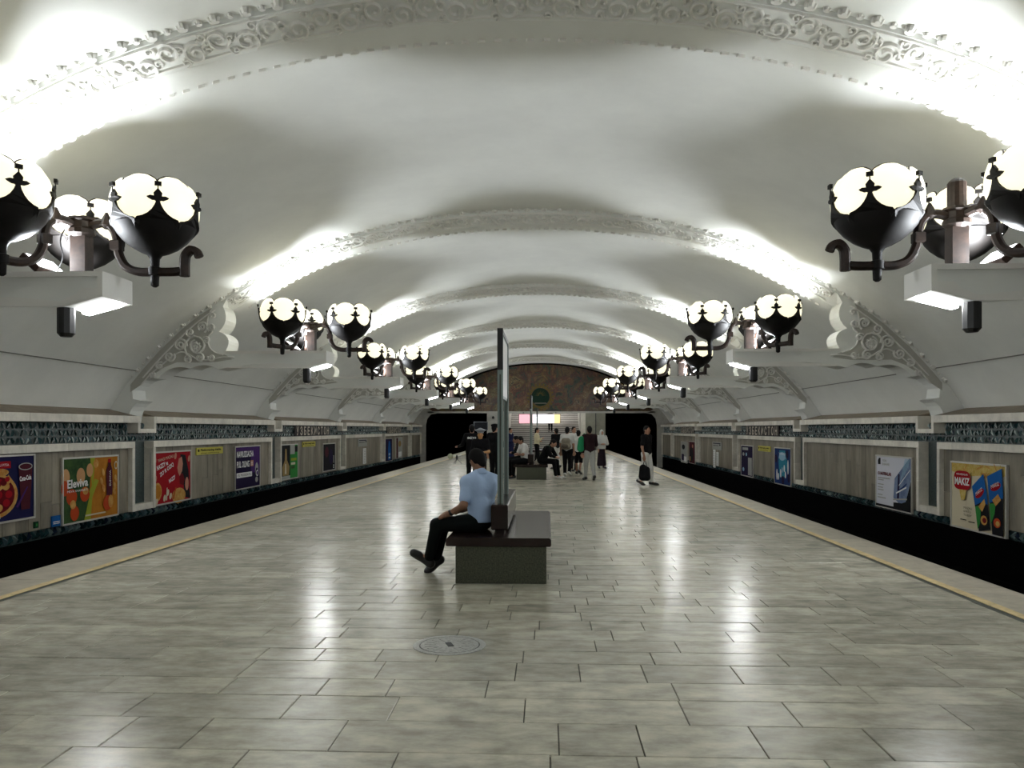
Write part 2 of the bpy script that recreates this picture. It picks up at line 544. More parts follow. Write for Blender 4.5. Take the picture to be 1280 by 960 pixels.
for sgn in (-1, 1):
    fn = lambda a, b, h, sgn=sgn: (XC + sgn * a, BY0 - h, b)
    m2 = MB()
    for cx, cy, rad, tu, a0, sg in SCR:
        ribbon(m2, spiral(cx, cy, rad, tu, a0, sg), fn, 0.021, 0.06)
        ribbon(m2, spiral(cx, cy, rad * 0.55, tu * 0.8, a0 + 2.6, -sg), fn, 0.016, 0.045)
    # connecting vines and border lines
    ribbon(m2, catmull([(8.95, 2.6), (8.72, 2.86), (8.4, 3.12), (8.1, 3.34), (7.9, 3.36), (7.6, 3.2), (7.3, 3.2), (7.0, 3.25), (6.75, 3.24)], 4), fn, 0.018, 0.035)
    ribbon(m2, catmull([(8.9, 2.78), (8.5, 3.22), (8.1, 3.62), (7.75, 3.95), (7.42, 4.2), (7.2, 4.35)], 4), fn, 0.018, 0.035)
    ribbon(m2, catmull([(7.3, 4.34), (7.38, 4.1), (7.36, 3.9), (7.26, 3.84), (7.36, 3.72), (7.34, 3.5), (7.2, 3.36), (7.0, 3.3)], 4), fn, 0.014, 0.03)
    # rosette
    for i in range(8):
        a = 2 * PI * i / 8
        M = Matrix.Rotation(-a * sgn, 3, 'Y')
        m2.ell((XC + sgn * (7.64 + 0.075 * math.cos(a)), BY0, 3.5 + 0.075 * math.sin(a)), (0.05, 0.03, 0.03), M, 8, 5)
    m2.ell((XC + sgn * 7.64, BY0, 3.5), (0.04, 0.045, 0.04), None, 8, 5)
    scroll_me[sgn] = m2.mesh('scroll_relief', RELIEF, True)
    ground_me[sgn] = MB().prism([(9.2, 2.45), (8.95, 2.62), (8.65, 2.86), (8.4, 3.02), (8.1, 3.14), (7.6, 3.13), (7.2, 3.14), (6.8, 3.2), (6.95, 3.3), (7.2, 3.37), (7.36, 3.5), (7.4, 3.7), (7.3, 3.83), (7.38, 4.0), (7.38, 4.2), (7.28, 4.4),
                                 (7.6, 4.2), (8.0, 3.88), (8.5, 3.42), (8.9, 2.98), (9.2, 2.62)], side_fn(sgn), BY0 - 0.004, BY0 + 0.002).mesh('spandrel_ground', GREYPL)
# relief vine on the slanted face of the arch
m2 = MB()
def face_fn(a, b, h):
    dd = rib_depth(b)
    return rib_map(a, b - h * 0.35, dd + h)
s = SR + 0.1
k = 0
while s < AL[-1] - SR - 0.1:
    cy = (RY0 + RYM) / 2 + (0.05 if k % 2 else -0.05)
    ribbon(m2, spiral(s, cy, 0.15, 1.5, 0.5 + k, 1 if k % 2 else -1), face_fn, 0.02, 0.035)
    ribbon(m2, spiral(s + 0.16, cy + (-0.09 if k % 2 else 0.09), 0.07, 1.2, 2 + k, -1 if k % 2 else 1), face_fn, 0.015, 0.03)
    ribbon(m2, spiral(s + 0.17, cy + (0.08 if k % 2 else -0.08), 0.065, 1.2, 4 + k, 1), face_fn, 0.015, 0.03)
    s += 0.31; k += 1
for yy in (RY0 + 0.03, RYM - 0.06):
    ribbon(m2, [(SR + (AL[-1] - 2 * SR) * i / 60, yy) for i in range(61)], face_fn, 0.014, 0.025)
vine_me = m2.mesh('vine_relief', RELIEF, True)
# leaf pieces (local: x along the arch, y towards the viewer side, z out of the vault)
def leaf_mesh(sc):
    m = MB()
    out = [(0.0, -0.02), (0.05, 0.0), (0.075, 0.04), (0.06, 0.075), (0.03, 0.06), (0.035, 0.1), (0.0, 0.13), (-0.035, 0.1), (-0.03, 0.06), (-0.06, 0.075), (-0.075, 0.04), (-0.05, 0.0)]
    out = [(a * sc, b * sc) for a, b in out]
    n = len(out)
    vs = [(a, b, 0) for a, b in out] + [(a * 0.8, b * 0.8 + 0.005, 0.055 * sc) for a, b in out]
    m.add(vs, [tuple(range(n, 2 * n))] + [(i, (i + 1) % n, n + (i + 1) % n, n + i) for i in range(n)])
    return m.mesh('leaf', RELIEF)
LEAF_A, LEAF_B = leaf_mesh(1.0), leaf_mesh(0.62)
BEAD = MB().prism([(-0.05, -0.012), (0.03, -0.02), (0.05, 0.012), (-0.02, 0.02)], lambda a, b, d: (a, b, d), 0, 0.035).mesh('bead', RELIEF)
def frame_at(s, yy, flip, dep=0.0):
    p, n = prof_at(s)
    p = p + n * dep
    n3 = Vector((n.x, 0, n.y)); y3 = Vector((0, -1 if flip else 1, 0))
    x3 = y3.cross(n3)
    M = Matrix((x3, y3, n3)).transposed().to_4x4()
    M.translation = (XC + p.x, yy, p.y)
    return M
fringe = []
ss = 0.9; k = 0
while ss < AL[-1] - 0.9:
    fringe.append((LEAF_A if k % 2 == 0 else LEAF_B, frame_at(ss, RY0 - 0.015, True)))
    ss += 0.185; k += 1
ss = SR; k = 0
while ss < AL[-1] - SR:
    fringe.append((BEAD, frame_at(ss, RY1 - 0.03, False, 0.2)))
    ss += 0.2; k += 1
# flat joined fringe for the ribs farther away
m2 = MB()
for me, M in fringe:
    vs = [M @ v.co for v in me.vertices]
    m2.add(vs, [tuple(p.vertices) for p in me.polygons])
fringe_me = m2.mesh('leaf_fringe', RELIEF)

for n in range(0, NB + 1):
    yn = S * n
    root = tag(link('trim_%d' % (n + 1), rib_me, None, (0, yn, 0)), kind='structure')
    for sgn in (-1, 1):
        link('bracket', br_me[sgn], root)
        link('beam_moulding', mould_me[sgn], root)
        link('scroll_relief', scroll_me[sgn], root)
        link('spandrel_ground', ground_me[sgn], root)
    link('vine_relief', vine_me, root)
    if n in (1,):
        for me, M in fringe:
            o = link('leaf' if me is not BEAD else 'bead', me, root)
            o.matrix_local = M
    else:
        tag(link('leaf_fringe', fringe_me, root), kind='stuff')

# ------------------------------------------------------------------ track walls
LEDGE_L = 1.3
def track_wall(sgn):
    side = 'left' if sgn < 0 else 'right'
    X = lambda r: XC + sgn * r
    wall = tag(MB().box(X(9.3), X(9.75), YBACK, YEND, -1.5, 1.96).build('wall_' + side, PIT if False else SLAB), kind='structure')
    MB().box(X(9.13), X(9.3), YBACK, YEND, -1.5, -0.5).build('plinth', PIT, wall)
    # bay before the view
    MB().box(X(9.15), X(9.31), YBACK, S + 0.4, -0.31, 1.3).build('plain_panel', SLAB, wall)
    MB().box(X(9.0), X(9.5), YBACK, S - 0.43, 1.735, 1.895).build('cornice_stone', PALE, wall)
    for n in range(1, NB + 1):
        y0 = S * n; y1 = S * (n + 1) if n < NB else YEND
        a, b = y0 + 0.43, (y1 - 0.43 if n < NB else YEND)
        L = b - a
        # granite slabs of the panel
        m = max(2, int(round((L - 0.24) / 0.36)))
        for i in range(m):
            ya = a + 0.12 + (L - 0.24) * i / m; yb = a + 0.12 + (L - 0.24) * (i + 1) / m
            cuts = [-0.31, 1.16]
            if n <= 2 and R.random() < 0.45:
                cuts = [-0.31, R.uniform(0.1, 0.9), 1.16]
            for c0, c1 in zip(cuts, cuts[1:]):
                d = R.uniform(0, 0.006)
                MB().cbox(X(9.15 - d), X(9.31), ya + 0.003, yb - 0.003, c0 + 0.002, c1 - 0.002, 0.003).build('granite_slab', SLAB, wall)
        # pale stones: top of the frame and cornice
        m = int(round(L / 0.66))
        for i in range(m):
            ya = a + L * i / m; yb = a + L * (i + 1) / m
            d = R.uniform(0, 0.006)
            MB().cbox(X(9.05 - d), X(9.33), ya + 0.002, yb - 0.002, 1.157, 1.305, 0.004).build('frame_stone', PALE, wall)
            MB().cbox(X(8.98 - d), X(9.5), ya + 0.002, yb - 0.002, 1.735, 1.895, 0.004).build('cornice_stone', PALE, wall)
        m = int(round(L / LEDGE_L))
        for i in range(m):
            ya = a + L * i / m; yb = a + L * (i + 1) / m
            MB().prism([(9.0, 1.896), (9.76, 2.075), (9.76, 1.9)], lambda p, q, d: (X(p), d, q), ya + 0.002, yb - 0.002).build('ledge_slab', BROWN, wall)
        # side stones of the frame
        for yy, dy in ((a, 0.12), (b - 0.12, 0.12)):
            MB().cbox(X(9.05), X(9.33), yy, yy + dy, -0.31, 0.4, 0.004).build('frame_stone', PALE, wall)
            MB().cbox(X(9.05), X(9.33), yy, yy + dy, 0.402, 1.155, 0.004).build('frame_stone', PALE, wall)
        # ceramic relief band and lower border
        mbb = MB(); mbs = MB()
        MB().box(X(9.24), X(9.32), y0 - 0.43, b, 1.303, 1.737).build('band_back', MOSAIC, wall)
        pit = 0.13
        cnt = int((b - (y0 - 0.43)) / pit)
        for i in range(cnt):
            yy = y0 - 0.43 + i * pit
            for j in range(3):
                z0 = 1.305 + j * 0.142
                sk = 0.05 if (j + i) % 2 else -0.05
                q = [(yy + 0.01 + max(0, -sk), z0 + 0.008), (yy + pit * 0.62 + max(0, -sk), z0 + 0.008), (yy + pit * 0.62 + max(0, sk), z0 + 0.136), (yy + 0.01 + max(0, sk), z0 + 0.136)]
                cy = sum(p[0] for p in q) / 4 + R.uniform(-.02, .02); cz = sum(p[1] for p in q) / 4 + R.uniform(-.02, .02)
                vs = [(X(9.245), p[0], p[1]) for p in q] + [(X(9.20), cy, cz)]
                mbb.add(vs, [(0, 1, 4), (1, 2, 4), (2, 3, 4), (3, 0, 4)])
                if R.random() < 0.8:
                    a0, a1 = (yy + 0.03, yy + 0.085) if sk > 0 else (yy + 0.085, yy + 0.03)
                    wv = R.uniform(0.007, 0.016)
                    zz0, zz1 = z0 + R.uniform(0.01, 0.04), z0 + R.uniform(0.1, 0.135)
                    mbs.add([(X(9.21), a0 - wv, zz0), (X(9.21), a0 + wv, zz0), (X(9.21), a1 + wv, zz1), (X(9.21), a1 - wv, zz1), (X(9.175), (a0 + a1) / 2, (zz0 + zz1) / 2)], [(0, 1, 4), (1, 2, 4), (2, 3, 4), (3, 0, 4)])
        tag(mbb.build('ceramic_relief', CERAMIC, wall), kind='stuff')
        tag(mbs.build('glint_slivers', GLINT, wall), kind='stuff')
        mbb = MB()
        MB().box(X(9.2), X(9.32), y0 - 0.43, b, -0.5, -0.31).build('border_back', MOSAIC, wall)
        for i in range(cnt):
            yy = y0 - 0.43 + i * pit
            q = [(yy, -0.48), (yy + pit * 0.5, -0.33), (yy + pit * 0.9, -0.33), (yy + pit * 0.45, -0.48)] if i % 2 else [(yy + pit * 0.45, -0.48), (yy + pit * 0.9, -0.48), (yy + pit * 0.45, -0.33), (yy, -0.33)]
            cy = sum(p[0] for p in q) / 4; cz = sum(p[1] for p in q) / 4
            mbb.add([(X(9.2), p[0], p[1]) for p in q] + [(X(9.12), cy, cz)], [(0, 1, 4), (1, 2, 4), (2, 3, 4), (3, 0, 4)])
        tag(mbb.build('zigzag_border', CERAMIC, wall), kind='stuff')
        # pilaster recess, sill and corbel under the bracket foot
        MB().box(X(9.22), X(9.32), y0 - 0.31, y0 + 0.31, -0.16, 1.31).build('mosaic_strip', MOSAIC, wall)
        MB().cbox(X(9.07), X(9.33), y0 - 0.43, y0 + 0.43, -0.31, -0.16, 0.004).build('sill_stone', PALE, wall)
        for ya, yb in ((y0 - 0.43, y0 - 0.32), (y0 + 0.32, y0 + 0.43)):
            MB().cbox(X(8.98), X(9.5), ya, yb, 1.5, 1.895, 0.004).build('corbel_stone', PALE, wall)
        MB().cbox(X(8.98), X(9.5), y0 - 0.318, y0 + 0.318, 1.5, 1.6, 0.004).build('corbel_stone', PALE, wall)
        MB().box(X(9.4), X(9.5), y0 - 0.318, y0 + 0.318, 1.6, 1.95).build('niche_back', BROWN, wall)
    return wall
WALLS = {-1: track_wall(-1), 1: track_wall(1)}

# ------------------------------------------------------------------ end wall, portals, stairs
MURAL = mat('mosaic_mural', (0.03, 0.02, 0.015), 0.45)
def mural_nodes():
    nt = MURAL.node_tree
    b = nt.nodes['Principled BSDF']
    g = nt.nodes.new('ShaderNodeNewGeometry')
    n = nt.nodes.new('ShaderNodeTexNoise'); n.inputs['Scale'].default_value = 1.0; n.inputs['Detail'].default_value = 8
    n.inputs['Roughness'].default_value = 0.75; n.inputs['Distortion'].default_value = 1.2
    v = nt.nodes.new('ShaderNodeTexVoronoi'); v.inputs['Scale'].default_value = 1.6
    r = nt.nodes.new('ShaderNodeValToRGB')
    e = r.color_ramp.elements
    e[0].position, e[0].color = 0.2, (0.006, 0.012, 0.008, 1)
    e[1].position, e[1].color = 0.95, (0.03, 0.022, 0.012, 1)
    for p, c in ((0.32, (0.004, 0.006, 0.005, 1)), (0.42, (0.015, 0.05, 0.025, 1)), (0.48, (0.10, 0.022, 0.014, 1)), (0.54, (0.012, 0.008, 0.006, 1)),
                 (0.6, (0.16, 0.085, 0.02, 1)), (0.66, (0.03, 0.008, 0.01, 1)), (0.72, (0.2, 0.15, 0.06, 1)), (0.78, (0.02, 0.015, 0.01, 1))):
        k = e.new(p); k.color = c
    mx = nt.nodes.new('ShaderNodeMix'); mx.data_type = 'RGBA'; mx.blend_type = 'MULTIPLY'; mx.inputs[0].default_value = 0.35
    nt.links.new(g.outputs['Position'], n.inputs['Vector'])
    nt.links.new(g.outputs['Position'], v.inputs['Vector'])
    mr = nt.nodes.new('ShaderNodeMapRange')
    mr.inputs['From Min'].default_value = 0.3; mr.inputs['From Max'].default_value = 0.7
    mr.inputs['To Min'].default_value = 0.2; mr.inputs['To Max'].default_value = 0.9
    nt.links.new(n.outputs['Fac'], mr.inputs['Value'])
    nt.links.new(mr.outputs['Result'], r.inputs['Fac'])
    nt.links.new(r.outputs['Color'], mx.inputs[6]); nt.links.new(v.outputs['Color'], mx.inputs[7])
    nt.links.new(mx.outputs[2], b.inputs['Base Color'])
mural_nodes()
ZL = 2.90
endw = tag(MB().prism([(r, z) for r, z in PROF if z > ZL - 0.4 and z >= ZL] + [(-8.95, ZL), (8.95, ZL)], lambda a, b, d: (XC + a, d, b), YEND, YEND + 0.3).build('wall_end', PIT), kind='structure')
GREYST = mat('grey_marble', (0.38, 0.37, 0.33), 0.45, var=0.12, scale=2)
BEIGE = mat('beige_marble', (0.25, 0.245, 0.19), 0.5, var=0.12, scale=2)
# painted mosaic tympanum
apts = [(r * 0.985, z - 0.12) for r, z in PROF if z > 3.2]
mur = tag(MB().prism([(apts[0][0] + 0.1, ZL)] + apts + [(apts[-1][0] - 0.1, ZL)], lambda a, b, d: (XC + a, d, b), YEND - 0.06, YEND).build('mosaic_mural', MURAL),
          'dark multicoloured mosaic mural filling the arch above the stairs at the far end', 'mural')
GOLD = flat('mosaic_gold', (0.12, 0.085, 0.02)); GREENM = flat('mosaic_green', (0.010, 0.024, 0.016)); PALEM = flat('mosaic_pale', (0.10, 0.10, 0.08))
ex, ez = XC - 0.02, 4.0
yf = lambda d: YEND - 0.06 - d
m2 = MB()
for i in range(40):
    a0 = 2 * PI * i / 40; a1 = 2 * PI * (i + 0.7) / 40
    for (ra, rb) in ((0.72, 0.86), (0.9, 1.02)):
        if ra > 0.8 and i % 2: continue
        m2.prism([(ra * math.cos(a0), ra * math.sin(a0)), (rb * math.cos(a0), rb * math.sin(a0)), (rb * math.cos(a1), rb * math.sin(a1)), (ra * math.cos(a1), ra * math.sin(a1))],
                 lambda a, b, d: (ex + a, d, ez + b), yf(0.0), yf(0.03))
m2.build('emblem_wreath', GOLD, mur)
MB().prism([(0.68 * math.cos(2 * PI * i / 32), 0.68 * math.sin(2 * PI * i / 32)) for i in range(32)], lambda a, b, d: (ex + a, d, ez + b), yf(0), yf(0.02)).build('emblem_disc', GREENM, mur)
m2 = MB()
for i in range(11):
    a = PI * i / 10
    m2.prism([(0.12 * math.cos(a - 0.1), 0.12 * math.sin(a - 0.1)), (0.5 * math.cos(a), 0.5 * math.sin(a)), (0.12 * math.cos(a + 0.1), 0.12 * math.sin(a + 0.1))],
             lambda p, q, d: (ex + p, d, ez + 0.12 + q), yf(0.02), yf(0.035))
m2.build('emblem_sun', GOLD, mur)
MB().prism([(-0.5, -0.52), (0.5, -0.52), (0.42, -0.42), (-0.42, -0.42)], lambda a, b, d: (ex + a, d, ez + b), yf(0.02), yf(0.035)).build('emblem_band', PALEM, mur)
# lintel and piers
SX0, SX1 = at(635, 60)[0], at(726, 60)[0]
PX0, PX1 = at(608, 60)[0], at(757, 60)[0]
MB().box(XC - 8.6, XC + 8.6, YEND - 0.1, YEND + 0.3, ZL - 0.12, ZL + 0.02).build('lintel', GREYST, endw)
MB().box(PX0, SX0, YEND - 0.04, YEND + 0.3, -0.1, ZL - 0.12).build('pier', GREYST, endw)
MB().box(SX1 + 0.36, PX1, YEND - 0.04, YEND + 0.3, -0.1, ZL - 0.12).build('pier', BEIGE, endw)
MB().box(SX1, SX1 + 0.36, YEND - 0.12, YEND + 0.3, -0.1, ZL - 0.12).build('pilaster', PALE, endw)
MB().box(SX0 - 0.3, SX0, YEND - 0.12, YEND + 0.3, -0.1, ZL - 0.12).build('pilaster', PALE, endw)
MB().box(PX1 - 0.75, PX1 - 0.7, YEND - 0.14, YEND - 0.06, 0, ZL - 0.12).build('door_post', BLACK, endw)
# rounded portal shoulders beside the tunnels and their dark linings
for sgn in (-1, 1):
    px = (PX0 if sgn < 0 else PX1)
    rim = [(9.7, -1.5), (9.7, 2.3)] + [(r, z) for r, z in PROF[:NV // 2] if 2.4 < z < ZL + 0.5] + [(8.2, ZL), (7.95, ZL - 0.14), (8.35, 2.7), (8.65, 2.35), (8.75, 1.9), (8.75, -1.5)]
    MB().prism(rim, side_fn(sgn), YEND - 0.1, YEND + 0.3).build('portal_shoulder', GREYST, endw)
    xo = XC + sgn * 9.6
    MB().box(xo, xo + sgn * 0.2, YEND + 0.3, YEND + 24, -1.5, 3.2).build('tunnel_lining', PIT, endw)
    MB().box(px, px - sgn * 0.2, YEND + 0.3, YEND + 24, -1.5, 3.2).build('tunnel_lining', PIT, endw)
    MB().box(px - sgn * 0.2, xo + sgn * 0.2, YEND + 0.3, YEND + 24, 3.0, 3.2).build('tunnel_roof', PIT, endw)
    MB().box(px - sgn * 0.2, xo + sgn * 0.2, YEND + 23.8, YEND + 24, -1.5, 3.2).build('tunnel_end', PIT, endw)
# stairs up to the hall
STEP = mat('stair_stone', (0.42, 0.40, 0.37), 0.5, var=0.1, scale=3)
NOSE = mat('stair_nosing', (0.10, 0.09, 0.08), 0.6)
stairs = empty('staircase', ((SX0 + SX1) / 2, YEND, 0), 0, 'wide grey stone staircase rising under the mural at the far end', 'staircase')
stairs['kind'] = 'structure'
NST = 22
swid = (SX1 - SX0) / 2
for i in range(NST):
    MB().box(-swid, swid, i * 0.3 + 0.3, i * 0.3 + 0.62, 0 if i < 4 else (i - 3) * 0.15, (i + 1) * 0.15).build('step', STEP, stairs)
    MB().box(-swid, swid, i * 0.3 + 0.285, i * 0.3 + 0.3, (i + 1) * 0.15 - 0.06, (i + 1) * 0.15).build('nosing', NOSE, stairs)
for sx in (-1, 1):
    MB().box(sx * swid, sx * (swid + 0.15), 0.3, 7.5, 0, 6.2).build('stair_wall', GREYST, stairs)
MB().box(-swid - 0.15, swid + 0.15, 7.3, 7.5, 3.0, 6.2).build('stair_wall', STEP, stairs)
MB().prism([(0.3, ZL - 0.1), (7.4, 6.1), (7.4, 6.25), (0.3, ZL + 0.05)], lambda a, b, d: (d, a, b), -swid - 0.15, swid + 0.15).build('stair_ceiling', PLASTER, stairs)
sl = empty('ceiling_light', ((SX0 + SX1) / 2, YEND + 3.4, 4.24), 0, 'white strip light on the sloping ceiling over the far stairs', 'ceiling light')
MB().prism([(-0.3, -0.14), (0.3, 0.13), (0.3, 0.2), (-0.3, -0.07)], lambda a, b, d: (d, a, b), -1.6, 1.6).build('diffuser', mat('stair_lamp', (0.9, 0.9, 0.9), 0.4, emit=(1, 0.99, 0.97), strength=6), sl)
# glowing display
lx0, lx1 = at(649, 58)[0], at(700, 58)[0]
dsp = empty('display_screen', ((lx0 + lx1) / 2, 57.9, 2.0), 0, 'long glowing display hanging before the far stairs, pink, white and yellow', 'screen')
wd = lx1 - lx0
e1 = mat('screen_pink', (.1, .1, .1), .4, emit=(1.0, 0.42, 0.48), strength=0.33)
e2 = mat('screen_white', (.1, .1, .1), .4, emit=(0.97, 0.95, 1.0), strength=0.4)
e3 = mat('screen_yellow', (.1, .1, .1), .4, emit=(1.0, 0.74, 0.34), strength=0.33)
e4 = mat('screen_peach', (.1, .1, .1), .4, emit=(1.0, 0.86, 0.8), strength=0.34)
MB().box(-wd / 2 - 0.03, wd / 2 + 0.03, 0.01, 0.12, -0.03, 0.68).build('housing', BLACK, dsp)
for a, b, m in ((-.5, -.17, e1), (-.17, .18, e2), (.18, .36, e4), (.36, .5, e3)):
    MB().box(wd * a, wd * b, 0.0, 0.01, 0, 0.65).build('lit_panel', m, dsp)
for sx in (-1, 1):
    MB().box(sx * wd * 0.4 - 0.02, sx * wd * 0.4 + 0.02, 0.04, 0.08, 0.68, 0.8).build('hanger', BLACK, dsp)
    MB().tube([(sx * wd * 0.4, 0.06, 0.8), (sx * wd * 0.4, YEND - 57.9 - 0.11, 0.84)], 0.02, 6).build('hanger_arm', BLACK, dsp)
# monitor at the platform end beside the left tunnel
mx_, my_ = at(601, 56)
mon = empty('monitor', (mx_, my_, 0), 0, 'dark framed monitor on a post by the left tunnel mouth', 'monitor')
GREYSC = mat('grey_screen', (0.09, 0.10, 0.11), 0.35)
MB().box(-0.04, 0.04, 0.02, 0.1, 0, 1.55).build('post', BLACK, mon)
MB().box(-0.45, 0.45, 0, 0.06, 1.55, 2.05).build('screen', flat('dark_screen', (0.012, 0.013, 0.016), 0.3), mon)
m2 = MB()
for q in ((-0.5, -0.45, 1.5, 2.1), (0.45, 0.5, 1.5, 2.1), (-0.45, 0.45, 2.05, 2.1), (-0.45, 0.45, 1.5, 1.55)):
    m2.box(q[0], q[1], -0.02, 0.06, q[2], q[3])
m2.build('frame', GREYSC, mon)
# little camera on the pier
cx_, _ = at(616, 60)
cam2 = empty('security_camera', (cx_, YEND - 0.04, 2.45), 0, 'small dark security camera on the grey pier left of the far stairs', 'camera')
MB().lathe([(0.05, -0.1), (0.09, -0.06), (0.09, 0.06), (0.04, 0.1)], 0, -0.16, 0, 12).build('camera_body', BLACK, cam2)
MB().box(-0.03, 0.03, -0.1, 0.0, 0.05, 0.11).build('mount', BLACK, cam2)

# ------------------------------------------------------------------ chandeliers
def rim_mesh():  # rings added to part the evenly glowing discs where shading would
    return MB().tube([(0, 0.273 * math.cos(2 * PI * i / 28), 0.273 * math.sin(2 * PI * i / 28)) for i in range(28)], 0.009, 5, closed=True).mesh('disc_rim_added', RUST, True)
def disc_mesh():
    return MB().ell((0, 0, 0), (0.125, 0.27, 0.27), None, 18, 9).mesh('lamp_disc', OPAL, True)
DISC = disc_mesh()
RIM = rim_mesh()
def prong_mesh():
    hug = [(0.235 + 0.222 * math.cos(t), 0.82 + 0.24 * math.sin(t)) for t in [math.radians(q) for q in (265, 250, 235, 220, 205, 195)]]
    out = [(0.17, 0.47), (0.235, 0.55)] + hug + [(0.035, 0.765), (0.06, 0.765), (0.10, 0.785), (0.115, 0.80), (0.08, 0.815), (0.04, 0.81), (0.045, 0.845), (0.0, 0.90)]
    out = out[::-1] + [(-a, b) for a, b in out[1:]] if False else [(-a, b) for a, b in out] + [(a, b) for a, b in out[-2::-1]]
    bend = lambda a, b, d: (d + 0.05 * min(1, max(0, b - 0.5) / 0.3) - 1.05 * a * a - 0.75 * max(0, 0.57 - b), a, b)
    m = MB().prism(out, bend, 0.44, 0.47)
    m.box(0.505, 0.54, -0.035, 0.035, 0.925, 0.97)
    m.box(0.515, 0.525, -0.006, 0.006, 0.86, 0.93)
    return m.mesh('prong', BRONZE)
PRONG = prong_mesh()
CUP = MB().lathe([(0.02, -0.13), (0.045, -0.11), (0.05, 0.0), (0.075, 0.01), (0.075, 0.1), (0.05, 0.11), (0.055, 0.2), (0.085, 0.245), (0.16, 0.275), (0.26, 0.33), (0.355, 0.41), (0.42, 0.49), (0.455, 0.57), (0.43, 0.565), (0.39, 0.5), (0.28, 0.42), (0.05, 0.36)], n=24).mesh('lamp_cup', BRONZE, True)
ARM = MB().tube(catmull([(0.1, 0, 0.60), (0.26, 0, 0.63), (0.38, 0, 0.56), (0.43, 0, 0.42), (0.45, 0, 0.26), (0.53, 0, 0.12), (0.68, 0, 0.055), (0.88, 0, 0.05), (1.12, 0, 0.05), (1.25, 0, 0.07)], 4), 0.052, 8)
ARM.tube(catmull([(1.235, 0, -0.005), (1.235, 0, 0.14), (1.25, 0, 0.24), (1.31, 0, 0.30), (1.38, 0, 0.28), (1.41, 0, 0.22)], 4), [0.06] * 8 + [0.058] * 5 + [0.052] * 8, 8)
ARM.cbox(0.37, 0.48, -0.065, 0.065, 0.3, 0.42, 0.012)
ARM.lathe([(0.03, 0.56), (0.075, 0.6), (0.05, 0.68), (0.015, 0.75)], 0.3, 0, 0, 8)
ARM = ARM.mesh('arm', RUST, True)
POST = MB().cbox(-0.09, 0.09, -0.09, 0.09, 0.02, 0.48, 0.01).box(-0.13, 0.13, -0.13, 0.13, 0, 0.03).mesh('post', RUST)
COLLAR = MB().lathe([(0.10, 0.46), (0.15, 0.5), (0.15, 0.55), (0.13, 0.57), (0.13, 0.64), (0.16, 0.66), (0.15, 0.69), (0.06, 0.7)], n=12).mesh('collar', RUST, False)
CABLE = MB().tube(catmull([(-0.12, -0.12, 0.55), (-0.16, -0.16, 0.4), (-0.13, -0.16, 0.2), (-0.2, -0.15, 0.04)], 5), 0.008, 5).mesh('cable', BLACK)
def make_chandelier():
    root = empty('chandelier')
    link('post', POST, root); link('collar', COLLAR, root); link('cable', CABLE, root)
    for j, (ang, tw) in enumerate(((0, 0.0), (-120, 22), (120, 10))):
        a = math.radians(ang)
        link('arm', ARM, root, None, a)
        cup = link('lamp_cup', CUP, root, (0.88 * math.cos(a), 0.88 * math.sin(a), 0), a + math.radians(tw))
        for i in range(6):
            b = 2 * PI * i / 6
            link('prong', PRONG, cup, (0, 0, 0), b)
            d = link('lamp_disc', DISC, cup, (0.365 * math.cos(b + PI / 6), 0.365 * math.sin(b + PI / 6), 0.83))
            d.rotation_euler = (0, math.radians(-7), b + PI / 6)
            d = link('disc_rim_added', RIM, cup, d.location)
            d.rotation_euler = (0, math.radians(-7), b + PI / 6)
    return root
ORD = ['nearest', 'second', 'third', 'fourth', 'fifth', 'farthest']
chand0 = make_chandelier()
FT = math.radians(42)          # the uplights lean towards the crown
def make_flood():
    root = empty('uplight')
    h = MB().cbox(-0.13, 0.13, -0.27, 0.27, -0.04, 0.045, 0.01).build('housing', RUST, root, loc=(0, 0, 0.12))
    h.rotation_euler = (0, FT, 0)
    MB().box(-0.03, 0.03, -0.07, 0.07, 0.0, 0.1).build('foot', RUST, root)
    MB().box(-0.11, 0.11, -0.25, 0.25, 0.045, 0.05).build('lens', mat('flood_lens', (0.9, 0.9, 0.9), 0.3, emit=(0.93, 0.97, 1.0), strength=2), h)
    return root
flood_light = bpy.data.lights.new('uplight_beam', 'AREA')
flood_light.energy = FLOOD_W; flood_light.shape = 'RECTANGLE'; flood_light.size = 0.2; flood_light.size_y = 0.5
flood_light.color = (0.90, 0.95, 1.0)
flood0 = make_flood()
l = bpy.data.objects.new('uplight_beam', flood_light)
COL.objects.link(l); l.parent = flood0; l.location = (0.06 * math.sin(FT), 0, 0.12 + 0.06 * math.cos(FT)); l.rotation_euler = (0, PI + FT, 0)
led0 = empty('tube_light')
MB().prism([(4.64, 3.09), (5.03, 2.985), (5.03, 2.955), (4.64, 3.055)], lambda a, b, d: (a - 4.84, d, b), -0.1, 0.06).build('tube', LED, led0)
spk0 = empty('speaker')
MB().lathe([(0.06, -0.33), (0.095, -0.29), (0.095, 0.0)], n=10).build('cylinder_body', BLACK, spk0)
MB().box(-0.03, 0.03, -0.03, 0.03, 0.0, 0.01).build('bracket_plate', BLACK, spk0)
used = set()
def place(proto, loc, rz, label, cat, group):
    if proto.name in used: o = copy_tree(proto)
    else: o = proto
    used.add(proto.name)
    o.location = loc; o.rotation_euler = (0, 0, rz)
    return tag(o, label, cat, group)
